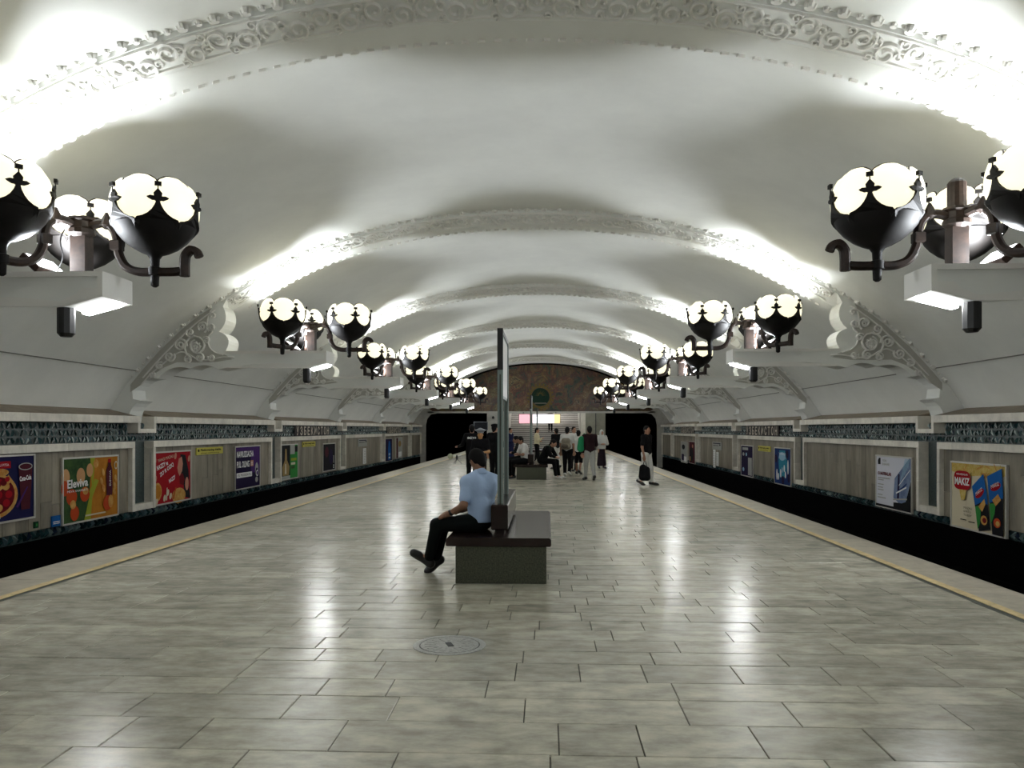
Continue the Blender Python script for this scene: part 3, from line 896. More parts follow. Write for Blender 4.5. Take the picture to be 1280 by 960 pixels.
for n in range(0, NB + 1):
    for sgn in (-1, 1):
        side = 'left' if sgn < 0 else 'right'
        w_ = ORD[n - 1] if n else 'out-of-view'  # unseen first row of lamps, added for the light it gives
        rz = 0 if sgn < 0 else PI
        yn = S * n
        c = place(chand0, (XC + sgn * 5.04, yn - 0.05, 3.39), rz, 'three-armed bronze chandelier with glowing discs, %s along the %s track' % (w_, side), 'chandelier', 'chandeliers on the wall brackets')
        if n == 1 and sgn > 0:
            MB().lathe([(0.10, 0.69), (0.10, 0.97), (0.085, 0.99), (0.05, 1.02)], n=14).build('top_cylinder', RUST, c)
        f = place(flood0, (XC + sgn * 5.5, yn - 0.05, 3.39), rz, 'small brown uplight on the %s beam of the %s side' % (w_, side), 'floodlight', 'uplights on the beams')
        place(led0, (XC + sgn * 4.84, yn, 0.0), PI if sgn < 0 else 0, 'white tube light under the tip of the %s beam on the %s' % (w_, side), 'tube light', 'tube lights at the beam tips')
        place(spk0, (XC + sgn * 5.08, yn - 0.29, 2.985), rz, 'short black cylinder speaker under the %s beam tip on the %s' % (w_, side), 'speaker', 'speakers under the beams')

# ------------------------------------------------------------------ benches and information boards
BW0, BW1 = -1.04, 0.05           # seat from left edge to right edge
BXM = -0.50
def bench(yf, ln, label):
    o = empty('bench', (BXM, yf, 0), 0, label, 'bench', 'stone benches along the platform axis')
    q = lambda x: x - BXM
    MB().cbox(q(-0.94), q(0.0), 0.02, ln - 0.02, 0, 0.385, 0.006).build('base', BSTONE, o)
    prof = [(q(BW0), 0.40), (q(BW0), 0.455), (q(BW0) + 0.02, 0.475), (q(BW1) - 0.02, 0.475), (q(BW1), 0.455), (q(BW1), 0.40), (q(BW1) - 0.01, 0.386), (q(BW0) + 0.01, 0.386)]
    MB().prism(prof, lambda a, b, d: (a, d, b), 0, ln).build('seat', WOOD, o)
    m = MB()
    m.cbox(-0.09, 0.09, 0.28, ln - 0.2, 0.52, 0.79, 0.012)
    m.box(-0.05, 0.05, 0.36, 0.5, 0.47, 0.53); m.box(-0.05, 0.05, ln - 0.44, ln - 0.3, 0.47, 0.53)
    m.build('backrest', WOOD, o)
    return o
def board(yf, label):
    y0 = yf + 0.42
    o = empty('information_board', (BXM, y0, 0.79), 0, label, 'information board', 'tall boards above the benches')
    zt = 2.69 - 0.79
    for ya in (0.0, 1.25):
        p = MB().box(-0.03, 0.03, ya, ya + 0.06, 0, zt - 0.05).build('post', STEEL, o)
        MB().box(-0.006, 0.006, ya - 0.004, ya, 0.0, zt - 0.5).build('groove', GREENSTRIP, p)
    MB().box(-0.026, 0.026, 0.0, 1.31, zt - 0.05, zt).build('top_rail', BLACK, o)
    MB().box(-0.031, 0.031, -0.01, 0.0, zt - 0.45, zt).build('end_cap', BLACK, o)
    MB().box(-0.018, 0.014, 0.061, 1.249, zt - 0.75, zt - 0.05).build('panel', STEEL, o)
    MB().box(0.014, 0.018, 0.08, 1.23, zt - 0.72, zt - 0.08).build('sheet', flat('pale_sheet', (0.5, 0.5, 0.48), .3), o)
    return o
BEN = [8.25, 25.2, 42.2]
for i, yb in enumerate(BEN):
    bench(yb - 0.02, 2.75, ['near dark wood and granite bench with a man seated on its left', 'middle granite bench with people seated on both sides', 'far granite bench beyond the standing group'][i])
    board(yb - 0.02, ['tall edge-on information board on the near bench', 'thin tall information board above the middle bench', 'thin tall information board above the far bench'][i])

# ------------------------------------------------------------------ posters and signs
class Poster:
    """flat print in a frame; u runs to the viewer's right, v upwards, both 0..1"""
    def __init__(s, name, sgn, p0, p1, yt, yb, label, cat='poster', frame=0.035, back=None, group=None, r=9.14):
        xw = XC + sgn * r
        ya, za = wallpt(xw, p0, yt); _, zb = wallpt(xw, p0, yb)
        y2, _ = wallpt(xw, p1, yt)
        s.w = abs(y2 - ya); s.h = za - zb
        s.root = empty(name, (xw, (ya + y2) / 2, zb), PI / 2 if sgn < 0 else -PI / 2, label, cat, group)
        s.d = 0.03
        MB().box(-s.w / 2, s.w / 2, -0.028, 0, 0, s.h).build('backing', back or WHITE, s.root)
        if frame:
            m = MB()
            for a, b, c, d in ((-s.w / 2 - frame, -s.w / 2, -frame, s.h + frame), (s.w / 2, s.w / 2 + frame, -frame, s.h + frame), (-s.w / 2, s.w / 2, -frame, 0), (-s.w / 2, s.w / 2, s.h, s.h + frame)):
                m.box(a, b, -0.045, 0, c, d)
            m.build('frame', FRAME, s.root)
    def pt(s, u, v): return ((u - 0.5) * s.w, v * s.h)
    def poly(s, pts, m, name='print_shape'):
        s.d += 0.0009
        ps = [s.pt(*p) for p in pts]
        mb = MB().add([(a, -s.d, b) for a, b in ps], [tuple(range(len(ps)))])
        mb.build(name, m, s.root)
        return s
    def rect(s, u0, v0, u1, v1, m, name='print_shape'): return s.poly([(u0, v0), (u1, v0), (u1, v1), (u0, v1)], m, name)
    def ell(s, cu, cv, ru, rv, m, name='print_shape', rot=0.0):
        k = s.w / s.h
        pts = []
        for i in range(28):
            a = 2 * PI * i / 28
            x = ru * s.w * math.cos(a); z = rv * s.h * math.sin(a)
            x, z = x * math.cos(rot) - z * math.sin(rot), x * math.sin(rot) + z * math.cos(rot)
            pts.append((cu + x / s.w, cv + z / s.h))
        return s.poly(pts, m, name)
    def text(s, body, u, v, hv, m, wu=None, rot=0.0, bold=0.0):
        """baseline start at (u, v), letter height hv of poster height, squeezed to width wu"""
        s.d += 0.0009
        me = text_mesh(body, s.h * hv / 0.72, m, bold=bold)
        xs = [q.co.x for q in me.vertices] or [0, 1]
        sx = 1.0
        if wu: sx = wu * s.w / max(1e-3, max(xs) - min(xs))
        o = link('lettering', me, s.root)
        x, z = s.pt(u, v)
        o.location = (x, -s.d, z)
        o.rotation_euler = (PI / 2, -rot, 0)
        o.scale = (sx, 1, 1)
        return s
NAVY = flat('print_navy', (0.012, 0.012, 0.06)); RED = flat('print_red', (0.32, 0.006, 0.012)); DRED = flat('print_dark_red', (0.12, 0.004, 0.008))
ORANGE = flat('print_orange', (0.48, 0.20, 0.02), col2=(0.36, 0.13, 0.015), scale=2); PEACH = flat('print_peach', (0.55, 0.30, 0.14)); TOM = flat('print_tomato', (0.45, 0.06, 0.015))
LEAFG = flat('print_leaf', (0.02, 0.05, 0.02), col2=(0.05, 0.10, 0.03), scale=5); LIME = flat('print_lime', (0.30, 0.34, 0.03)); CHEESE = flat('print_cheese', (0.58, 0.36, 0.10), col2=(0.45, 0.18, 0.04), scale=9)
INK = flat('print_black', (0.008, 0.008, 0.01)); PINK = flat('print_skin', (0.50, 0.22, 0.15)); PURPLE = flat('print_purple', (0.06, 0.02, 0.13)); PURD = flat('print_dark_purple', (0.012, 0.006, 0.035))
SIGNY = flat('sign_yellow', (0.56, 0.50, 0.10)); BLUE = flat('print_blue', (0.01, 0.10, 0.34)); BLUE2 = flat('print_deep_blue', (0.008, 0.03, 0.13)); CREAM = flat('print_cream', (0.60, 0.53, 0.38))
WHEAT = flat('print_wheat', (0.50, 0.34, 0.06), col2=(0.62, 0.48, 0.18), scale=14); GREENP = flat('print_green', (0.03, 0.22, 0.04)); DGREEN = flat('print_dark_green', (0.008, 0.05, 0.02)); SKYP = flat('print_sky', (0.60, 0.60, 0.66))
GLASSP = flat('print_glass_blue', (0.10, 0.14, 0.26), col2=(0.22, 0.28, 0.42), scale=3); LBLUE = flat('print_light_blue', (0.30, 0.48, 0.62)); CYAN = flat('print_cyan', (0.03, 0.22, 0.32)); GREYP = flat('print_grey', (0.35, 0.35, 0.33))
MAROON = flat('print_maroon', (0.07, 0.012, 0.02)); GOLDP = flat('print_gold', (0.30, 0.20, 0.08))

# pizza advert at the left edge
p = Poster('advert_poster', -1, -52, 40, 574, 661, 'dark blue pizza and cola advert at the left edge', back=NAVY)
p.rect(0.28, 0.82, 0.66, 0.93, RED).text('ENG MAZALI PITSA', 0.31, 0.855, 0.04, WHITE, 0.32)
p.ell(0.46, 0.40, 0.30, 0.34, CHEESE).ell(0.46, 0.41, 0.255, 0.29, DRED)
for a in range(9):
    t = 2 * PI * a / 9
    p.ell(0.46 + 0.17 * math.cos(t), 0.41 + 0.2 * math.sin(t), 0.05, 0.06, CHEESE if a % 2 else RED)
p.poly([(0.42, 0.42), (0.62, 0.72), (0.68, 0.62)], CHEESE).ell(0.55, 0.60, 0.045, 0.05, DRED).ell(0.60, 0.65, 0.035, 0.04, RED)
p.ell(0.46, 0.42, 0.07, 0.08, RED).ell(0.50, 0.76, 0.12, 0.06, CHEESE)
p.poly([(0.76, 0.83), (0.97, 0.83), (0.93, 0.14), (0.80, 0.14)], MAROON).ell(0.865, 0.83, 0.105, 0.06, GREYP).ell(0.865, 0.83, 0.09, 0.045, MAROON)
p.text('Coca-Cola', 0.775, 0.60, 0.075, WHITE, 0.175, rot=0.06, bold=0.004).poly([(0.72, 0.2), (0.88, 0.5), (0.9, 0.5), (0.75, 0.18)], PURPLE)
p.rect(0.04, 0.05, 0.5, 0.09, GREYP)
# juice advert
p = Poster('advert_poster', -1, 77, 145, 574.5, 655.5, 'orange Eleviva juice advert with fruit and a bottle', back=LEAFG)
p.poly([(0.42, 0), (1, 0), (1, 1), (0.50, 1)], ORANGE).poly([(0.36, 0), (0.48, 0), (0.56, 1), (0.47, 1), (0.5, 0.55)], LIME)
for cu, cv, ru, rv, m in ((0.04, 0.72, .07, .13, PEACH), (0.30, 0.72, .075, .13, PEACH), (0.46, 0.80, .06, .11, PEACH), (0.14, 0.4, .09, .13, TOM), (0.37, 0.42, .085, .12, TOM), (0.19, 0.14, .075, .12, TOM),
                      (0.16, 0.28, .05, .07, CHEESE), (0.57, 0.9, .05, .07, CHEESE), (0.38, 0.47, .05, .06, CHEESE), (0.02, 0.55, .06, .12, TOM)):
    p.ell(cu, cv, ru, rv, m)
p.poly([(0.5, 0.35), (0.62, 0.62), (0.55, 0.65), (0.44, 0.45)], LIME)
p.text('Eleviva', 0.055, 0.545, 0.13, WHITE, 0.36, rot=0.02, bold=0.006).text('MEVA SHARBATI', 0.055, 0.475, 0.035, WHITE, 0.35)
p.poly([(0.77, 0.32), (0.88, 0.32), (0.89, 0.55), (0.885, 0.78), (0.86, 0.86), (0.86, 0.95), (0.80, 0.95), (0.80, 0.86), (0.765, 0.78)], MAROON).rect(0.80, 0.9, 0.86, 0.965, RED)
p.text('ELEVIVA', 0.855, 0.50, 0.05, WHITE, 0.17, rot=PI / 2)
p.ell(0.79, 0.22, .085, .13, TOM).ell(0.85, 0.24, .05, .11, CHEESE)
for cu, cv in ((0.7, 0.75), (0.67, 0.6), (0.71, 0.48), (0.93, 0.5), (0.95, 0.62), (0.92, 0.4)):
    p.ell(cu, cv, 0.025, 0.07, CHEESE, rot=0.4)
p.ell(0.95, 0.85, .035, .07, CREAM).ell(0.95, 0.85, .022, .05, ORANGE).rect(0.36, 0.06, 0.74, 0.085, CREAM)
# red advert with a woman
p = Poster('advert_poster', -1, 188, 236.5, 567, 632, 'red advert with a dark-haired woman and slanted white lettering', back=RED)
p.poly([(0.72, 0.95), (0.86, 0.93), (0.95, 0.6), (0.97, 0.2), (1, 0.0), (0.84, 0.05), (0.80, 0.4), (0.74, 0.55)], INK).poly([(0.68, 0.86), (0.76, 0.9), (0.79, 0.75), (0.77, 0.6), (0.70, 0.5), (0.66, 0.58), (0.64, 0.68)], PINK)
p.poly([(0.70, 0.5), (0.78, 0.56), (0.84, 0.42), (0.80, 0.3), (0.70, 0.34)], DRED).ell(0.9, 0.32, .05, .14, PINK).ell(0.68, 0.10, .18, .16, CHEESE).ell(0.13, 0.24, .11, .18, CHEESE).ell(0.13, 0.24, .085, .14, ORANGE)
p.text('YANGI MAZALI', 0.14, 0.82, 0.06, CREAM, 0.40, rot=0.12).text('NAZZY va', 0.12, 0.66, 0.09, WHITE, 0.28, rot=0.22, bold=.004).text('ZO`R OZIQ', 0.2, 0.53, 0.08, WHITE, 0.36, rot=0.34, bold=.003)
p.text('NAZZY', 0.42, 0.38, 0.08, WHITE, 0.17, rot=0.3, bold=.004)
for cu, cv in ((0.07, 0.85), (0.08, 0.5), (0.58, 0.92), (0.95, 0.85), (0.3, 0.1), (0.45, 0.12), (0.38, 0.2), (0.1, 0.05)):
    p.ell(cu, cv, 0.03, 0.07, PINK if cv > .3 else CREAM, rot=-0.5)
p.poly([(0.33, 0.05), (0.36, 0.05), (0.37, 0.3), (0.35, 0.3)], CREAM).poly([(0.5, 0.05), (0.53, 0.05), (0.6, 0.28), (0.57, 0.28)], TOM)
# purple advert
p = Poster('advert_poster', -1, 293, 323.5, 559.5, 612, 'purple advert with three rows of white lettering', back=PURD)
p.rect(0.62, 0.35, 1, 1, PURPLE).rect(0, 0.9, 1, 1, PURPLE)
p.text('NAVRUZGACHA', 0.05, 0.76, 0.14, WHITE, 0.68, bold=.008).text('PUL OLING', 0.05, 0.51, 0.15, WHITE, 0.5, bold=.008).rect(0.60, 0.51, 0.72, 0.66, PINK).text('0%', 0.61, 0.53, 0.1, WHITE, 0.09)
p.rect(0.04, 0.26, 0.66, 0.38, WHITE).text('0% MUDDATLI', 0.07, 0.29, 0.06, PURD, 0.55).ell(0.86, 0.42, .07, .17, GREYP).ell(0.86, 0.36, .05, .1, PURD).ell(0.88, 0.32, .05, .08, WHITE).ell(0.88, 0.32, .035, .055, PURPLE).ell(0.85, 0.16, .06, .07, GREYP)
# bottle and green advert
p = Poster('advert_poster', -1, 350, 371, 557, 600, 'green and white advert with a tall bottle on black', back=GREENP)
p.rect(0, 0.0, 0.54, 1, INK).rect(0, 0, 0.54, 0.09, GREYP).poly([(0.10, 0.1), (0.46, 0.1), (0.5, 0.35), (0.36, 0.55), (0.33, 0.88), (0.25, 0.9), (0.22, 0.55), (0.08, 0.35)], GOLDP).poly([(0.22, 0.15), (0.32, 0.15), (0.30, 0.45), (0.24, 0.45)], CREAM)
p.rect(0.54, 0.72, 0.82, 1, GREYP).rect(0.82, 0.78, 1, 0.96, INK).rect(0.58, 0.52, 0.92, 0.6, LIME).rect(0.58, 0.4, 0.84, 0.47, CREAM).rect(0.58, 0.28, 0.8, 0.36, LEAFG)
p = Poster('advert_poster', -1, 403, 418, 555.5, 589, 'nearly black advert with small white specks past the green one', back=INK)
p.ell(0.3, 0.7, .14, .2, MAROON).ell(0.65, 0.5, .16, .3, PURD).rect(0.84, 0.25, 0.9, 0.55, GREYP).ell(0.87, 0.16, .04, .03, WHITE).ell(0.87, 0.08, .04, .03, WHITE)
p = Poster('advert_poster', -1, 481, 489.5, 549, 577, 'narrow blue bottle advert far down the left wall', back=PURD, frame=.02)
p.poly([(0.4, 0.05), (0.8, 0.05), (0.8, 0.5), (0.7, 0.9), (0.5, 0.9), (0.4, 0.5)], BLUE).ell(.6, .3, .12, .06, LBLUE).ell(.6, .15, .12, .04, WHITE)
p = Poster('advert_poster', -1, 494.5, 502, 547.5, 573, 'small pale advert near the left tunnel', back=GREYP, frame=.02)
p.rect(0, 0, .3, 1, MAROON).rect(.4, .05, .9, .3, WHITE).ell(.6, .7, .25, .15, GOLDP)
# yellow platform signs and white route signs
for k, (sg, a, b, t, bo, lab) in enumerate(((-1, 244.5, 277.5, 560, 569, 'yellow sign between the red and purple adverts'), (-1, 377.5, 393.5, 552.5, 559, 'yellow sign beside the green bottle advert'),
                                        (1, 948.5, 963.5, 557, 563.5, 'yellow sign between two blue adverts on the right'))):
    p = Poster('platform_sign', sg, a, b, t, bo, lab, 'sign', 0, SIGNY, 'yellow safety signs')
    p.text('Platformaning chekka', 0.14, 0.52, 0.30, INK, 0.78, bold=.003).text('qismiga yaqinlashmang', 0.14, 0.14, 0.22, INK, 0.70).ell(.07, .6, .03, .2, INK)
for sg, a, b, t, bo, lab in ((-1, 447, 458.5, 549, 558.5, 'white route sign on the left wall'), (1, 891, 902.5, 552, 561.5, 'white route sign on the right wall')):
    p = Poster('route_sign', sg, a, b, t, bo, lab, 'sign', 0, GREYP, 'white route signs')
    p.rect(0.1, 0.75, 0.9, 0.86, PURD).rect(0.1, 0.5, 0.7, 0.56, PURD).ell(.85, .62, .06, .1, INK)
for sg, a, b, t, bo, lab in ((-1, 453.5, 457, 560.5, 580, 'tall white station strip under the left route sign'), (1, 892, 894.5, 562, 584, 'left tall station strip under the right route sign'), (1, 896, 898.5, 565, 582, 'right short station strip under the right route sign')):
    p = Poster('station_strip', sg, a, b, t, bo, lab, 'sign', 0, WHITE, 'station strips')
    for i in range(9): p.rect(0.25, 0.06 + i * 0.1, 0.75, 0.1 + i * 0.1, GREYP)
# small stickers by the adverts
p = Poster('sticker', -1, 63.5, 74, 645.5, 659, 'small blue sticker between the pizza and juice adverts', 'sticker', 0, BLUE)
p.rect(0.1, 0.4, 0.9, 0.48, WHITE).rect(0.1, 0.25, 0.9, 0.31, WHITE)
p = Poster('sticker', -1, 41.5, 46.5, 652.5, 660.5, 'small dark green sticker right of the pizza advert', 'sticker', 0, DGREEN)
p.rect(0.3, 0.3, 0.7, 0.7, GREENP)
# ---- right wall
p = Poster('advert_poster', 1, 1191.5, 1259.5, 578, 655.5, 'cream Makiz pasta advert with two blue packets', back=CREAM)
p.rect(0, 0.87, 1, 1, WHEAT).poly([(0, 0.87), (1, 0.87), (0.85, 0.80), (0.6, 0.84), (0.3, 0.8), (0.1, 0.84)], WHEAT)
R2 = random.Random(3)
for i in range(26):
    p.ell(R2.random() * 0.96 + .02, 0.82 + 0.16 * R2.random(), 0.045, 0.012, WHEAT if i % 2 else CHEESE, rot=R2.uniform(-1.2, 1.2))
rr = [(0.235 + 0.165 * math.copysign(abs(math.cos(t)) ** 0.6, math.cos(t)), 0.735 + 0.15 * math.copysign(abs(math.sin(t)) ** 0.6, math.sin(t))) for t in [2 * PI * i / 40 for i in range(40)]]
p.poly(rr, RED).text('MAKIZ', 0.085, 0.665, 0.115, WHITE, 0.29, bold=.006).text('MAKARONLARI', 0.12, 0.815, 0.03, WHITE, 0.22)
p.poly([(0.18, 0.59), (0.32, 0.59), (0.29, 0.44), (0.22, 0.42)], WHEAT)
p.poly([(0.43, 0.66), (0.64, 0.87), (0.70, 0.60), (0.76, 0.06), (0.56, 0.0), (0.48, 0.4)], INK).poly([(0.43, 0.66), (0.64, 0.87), (0.70, 0.60), (0.72, 0.42), (0.60, 0.44), (0.49, 0.38)], BLUE).poly([(0.49, 0.36), (0.60, 0.40), (0.58, 0.12), (0.54, 0.02)], GREENP).poly([(0.55, 0.37), (0.66, 0.50), (0.68, 0.42), (0.62, 0.30)], CHEESE)
p.poly([(0.71, 0.84), (0.96, 0.97), (0.985, 0.6), (0.985, 0.0), (0.80, 0.0), (0.75, 0.5)], INK).poly([(0.71, 0.84), (0.96, 0.97), (0.985, 0.55), (0.86, 0.5), (0.75, 0.45)], BLUE).poly([(0.75, 0.44), (0.86, 0.46), (0.84, 0.3), (0.78, 0.15)], GREENP).poly([(0.80, 0.5), (0.9, 0.6), (0.95, 0.52), (0.86, 0.42)], CHEESE)
p.ell(0.58, 0.57, .085, .055, RED, rot=0.5).text('MAKIZ', 0.515, 0.525, 0.055, WHITE, 0.13, rot=0.5).ell(0.86, 0.70, .09, .055, RED, rot=0.3).text('MAKIZ', 0.785, 0.665, 0.055, WHITE, 0.14, rot=0.3)
p.ell(0.66, 0.18, .06, .07, CHEESE).ell(0.67, 0.18, .035, .04, DRED).ell(0.89, 0.18, .06, .07, TOM).ell(0.9, 0.17, .035, .04, CHEESE)
for i, t in enumerate(('MAZALI', 'SIFATLI', 'TABIIY')): p.text(t, 0.28, 0.30 - i * 0.055, 0.035, INK, 0.16 - 0.02 * (i % 2))
p.rect(0.22, 0.12, 0.34, 0.135, INK).rect(0.38, 0.105, 0.5, 0.12, INK)
p = Poster('advert_poster', 1, 1097, 1141, 570, 631, 'white advert with a tall blue glass building', back=SKYP)
p.poly([(0.05, 0.84), (0.13, 0.84), (0.13, 0.97), (0.08, 0.97), (0.05, 0.92)], INK).text('YON', 0.18, 0.90, 0.045, GREYP, 0.13, bold=.003).text('SHAHAR', 0.18, 0.83, 0.045, GREYP, 0.22, bold=.003)
p.text('KVARTIRALAR', 0.05, 0.63, 0.065, DRED, 0.40, bold=.004)
for v, wu in ((0.56, 0.36), (0.52, 0.18), (0.43, 0.18), (0.37, 0.16), (0.32, 0.18), (0.22, 0.15), (0.165, 0.25)): p.rect(0.05, v, 0.05 + wu, v + 0.022, GREYP)
p.poly([(0.52, 0.05), (1, 0.0), (1, 0.6), (0.9, 0.3)], INK).poly([(0.52, 0.22), (0.56, 0.6), (0.66, 0.7), (0.95, 1.0), (1, 1.0), (1, 0.62), (0.86, 0.18), (0.7, 0.12)], GLASSP).poly([(0.62, 0.2), (0.66, 0.7), (0.70, 0.68), (0.68, 0.2)], PURD).poly([(0.62, 0.35), (0.62, 0.3), (0.88, 0.5), (0.9, 0.54)], BLUE2).poly([(0.6, 0.3), (0.88, 0.44), (0.88, 0.47), (0.6, 0.33)], WHITE)
p.poly([(0.68, 0.46), (0.98, 0.78), (0.98, 0.80), (0.68, 0.48)], WHITE).poly([(0.52, 0.17), (0.9, 0.22), (0.9, 0.25), (0.52, 0.2)], GREYP).rect(0, 0, 1, 0.045, INK).poly([(0.53, 0.0), (1, 0), (0.96, 0.15), (0.53, 0.13)], INK)
for i in range(7): p.poly([(0.72 + i * .035, 0.55 + i * .045), (0.73 + i * .035, 0.55 + i * .045), (0.86 + i * .02, 0.99), (0.85 + i * .02, 0.99)], LBLUE)
p = Poster('advert_poster', 1, 969.5, 989.5, 560, 603, 'bright blue night-scene advert with white figures', back=BLUE2)
p.poly([(0.3, 0.2), (0.7, 0.2), (0.8, 0.6), (0.65, 0.95), (0.3, 0.95), (0.25, 0.6)], CYAN).ell(.48, .78, .2, .12, LBLUE).text('YANGI', 0.28, 0.82, 0.07, WHITE, .4).text('MAVSUM', 0.25, 0.70, 0.07, LBLUE, .48)
for cu, cv, rv in ((0.15, .25, .16), (.25, .2, .1), (.5, .4, .08), (.62, .45, .1), (.85, .5, .2), (.4, .3, .12), (.7, .28, .1)): p.ell(cu, cv, .04, rv, WHITE if rv > .09 else LBLUE)
for cu, cv in ((0.1, .7), (.8, .85), (.9, .2), (.55, .12)): p.ell(cu, cv, .08, .12, PURD)
p = Poster('advert_poster', 1, 927.5, 942, 557, 593, 'dark purple advert with a white strip at its right', back=PURD)
p.rect(.1, .86, .6, .95, GREYP).ell(.2, .72, .08, .06, GREYP).ell(.45, .72, .06, .06, LBLUE).rect(.6, .03, .92, .62, GREYP).ell(.2, .2, .08, .07, LBLUE)
p = Poster('advert_poster', 1, 862, 869.5, 552, 578, 'narrow dark red advert far down the right wall', back=MAROON, frame=.02)
p.ell(.4, .4, .3, .35, INK).ell(.6, .8, .1, .08, PINK).rect(.1, .1, .3, .3, GOLDP)
p = Poster('advert_poster', 1, 852, 859.5, 552, 577, 'small grey advert with black blots far down the right wall', back=GREYP, frame=.02)
p.ell(.4, .75, .25, .12, INK).rect(.1, .1, .5, .4, PURD).rect(.5, .05, .9, .3, WHITE)
# station name in the ceramic band
def name_sign(sgn, y0, y1, lab):
    xw = XC + sgn * 9.17
    ln = y1 - y0
    o = empty('station_name', (xw, (y0 + y1) / 2, 1.33), PI / 2 if sgn < 0 else -PI / 2, lab, 'sign', 'station name signs in the ceramic band')
    MB().box(-ln / 2 - 0.12, ln / 2 + 0.12, -0.01, 0.012, -0.015, 0.39).build('dark_panel', flat('sign_dark', (0.012, 0.011, 0.012), .3), o)
    word = 'ЎЗБЕКИСТОН'
    for i, chh in enumerate(word):
        me = text_mesh(chh, 0.44, flat('sign_letters', (0.62, 0.56, 0.47), .35), 'letter', 'CENTER', 0.012)
        xs = [v.co.x for v in me.vertices]
        q = link('letter', me, o, (-ln / 2 + ln * (i + 0.5) / len(word), -0.025, 0.03))
        q.rotation_euler = (PI / 2, 0, 0)
        q.scale = (0.30 / max(0.1, max(xs) - min(xs)), 1, 1) if True else (1, 1, 1)
ya = wallpt(XC - 9.17, 369, 535)[0]; yb = wallpt(XC - 9.17, 411, 535)[0]
name_sign(-1, ya, yb, 'station name in pale letters on the nearer left band')
ya = wallpt(XC + 9.17, 973, 535)[0]; yb = wallpt(XC + 9.17, 933, 535)[0]
name_sign(1, ya, yb, 'station name in pale letters on the nearer right band')
name_sign(-1, 47.8, 52.4, 'station name in pale letters on the farther left band')
name_sign(1, 47.8, 52.4, 'station name in pale letters on the farther right band')

# ------------------------------------------------------------------ people
V = lambda *a: np.array(a, float)
def nrm(v):
    return v / max(1e-9, np.linalg.norm(v))
def rc(a, b, ra, rb): return ('c', np.array(a, float), np.array(b, float), ra, rb)
def el(c, r, M=None): return ('e', np.array(c, float), np.array(r, float), np.eye(3) if M is None else np.array(M, float))
def sdf(prims, res, k=0.03, clips=()):
    lo = np.array([1e9] * 3); hi = -lo
    for p in prims:
        if p[0] == 'c':
            m = max(p[3], p[4])
            lo = np.minimum(lo, np.minimum(p[1], p[2]) - m); hi = np.maximum(hi, np.maximum(p[1], p[2]) + m)
        else:
            m = max(p[2]); lo = np.minimum(lo, p[1] - m); hi = np.maximum(hi, p[1] + m)
    lo -= 3 * res + k * 0.3; hi += 3 * res + k * 0.3
    N = np.ceil((hi - lo) / res).astype(int) + 1
    ax = [lo[i] + res * np.arange(N[i]) for i in range(3)]
    D = np.full(N, 9.0, np.float32)
    for p in prims:
        if p[0] == 'c':
            m = max(p[3], p[4]); a = np.minimum(p[1], p[2]) - m; b = np.maximum(p[1], p[2]) + m
        else:
            m = max(p[2]); a = p[1] - m; b = p[1] + m
        pad = 2 * k + 3 * res
        i0 = np.maximum(0, np.floor((a - pad - lo) / res).astype(int)); i1 = np.minimum(N, np.ceil((b + pad - lo) / res).astype(int) + 1)
        sl = tuple(slice(i0[i], i1[i]) for i in range(3))
        X = ax[0][sl[0]][:, None, None]; Y = ax[1][sl[1]][None, :, None]; Z = ax[2][sl[2]][None, None, :]
        if p[0] == 'c':
            d = p[2] - p[1]; dd = max(1e-9, float(d @ d))
            x, y, z = X - p[1][0], Y - p[1][1], Z - p[1][2]
            t = np.clip((x * d[0] + y * d[1] + z * d[2]) / dd, 0, 1)
            q = np.sqrt((x - t * d[0]) ** 2 + (y - t * d[1]) ** 2 + (z - t * d[2]) ** 2) - (p[3] + t * (p[4] - p[3]))
        else:
            x, y, z = X - p[1][0], Y - p[1][1], Z - p[1][2]
            M = p[3]
            l = [M[0][i] * x + M[1][i] * y + M[2][i] * z for i in range(3)]
            k0 = np.sqrt(sum((l[i] / p[2][i]) ** 2 for i in range(3)))
            k1 = np.sqrt(sum((l[i] / p[2][i] ** 2) ** 2 for i in range(3))) + 1e-6
            q = k0 * (k0 - 1) / k1
        o = D[sl]
        h = np.clip(0.5 + 0.5 * (o - q) / k, 0, 1)
        D[sl] = np.where(o > 5, q, o * (1 - h) + q * h - k * h * (1 - h))
    for pt, n in clips:
        pl = (ax[0][:, None, None] - pt[0]) * n[0] + (ax[1][None, :, None] - pt[1]) * n[1] + (ax[2][None, None, :] - pt[2]) * n[2]
        D = np.maximum(D, pl.astype(np.float32))
    return D, lo, res
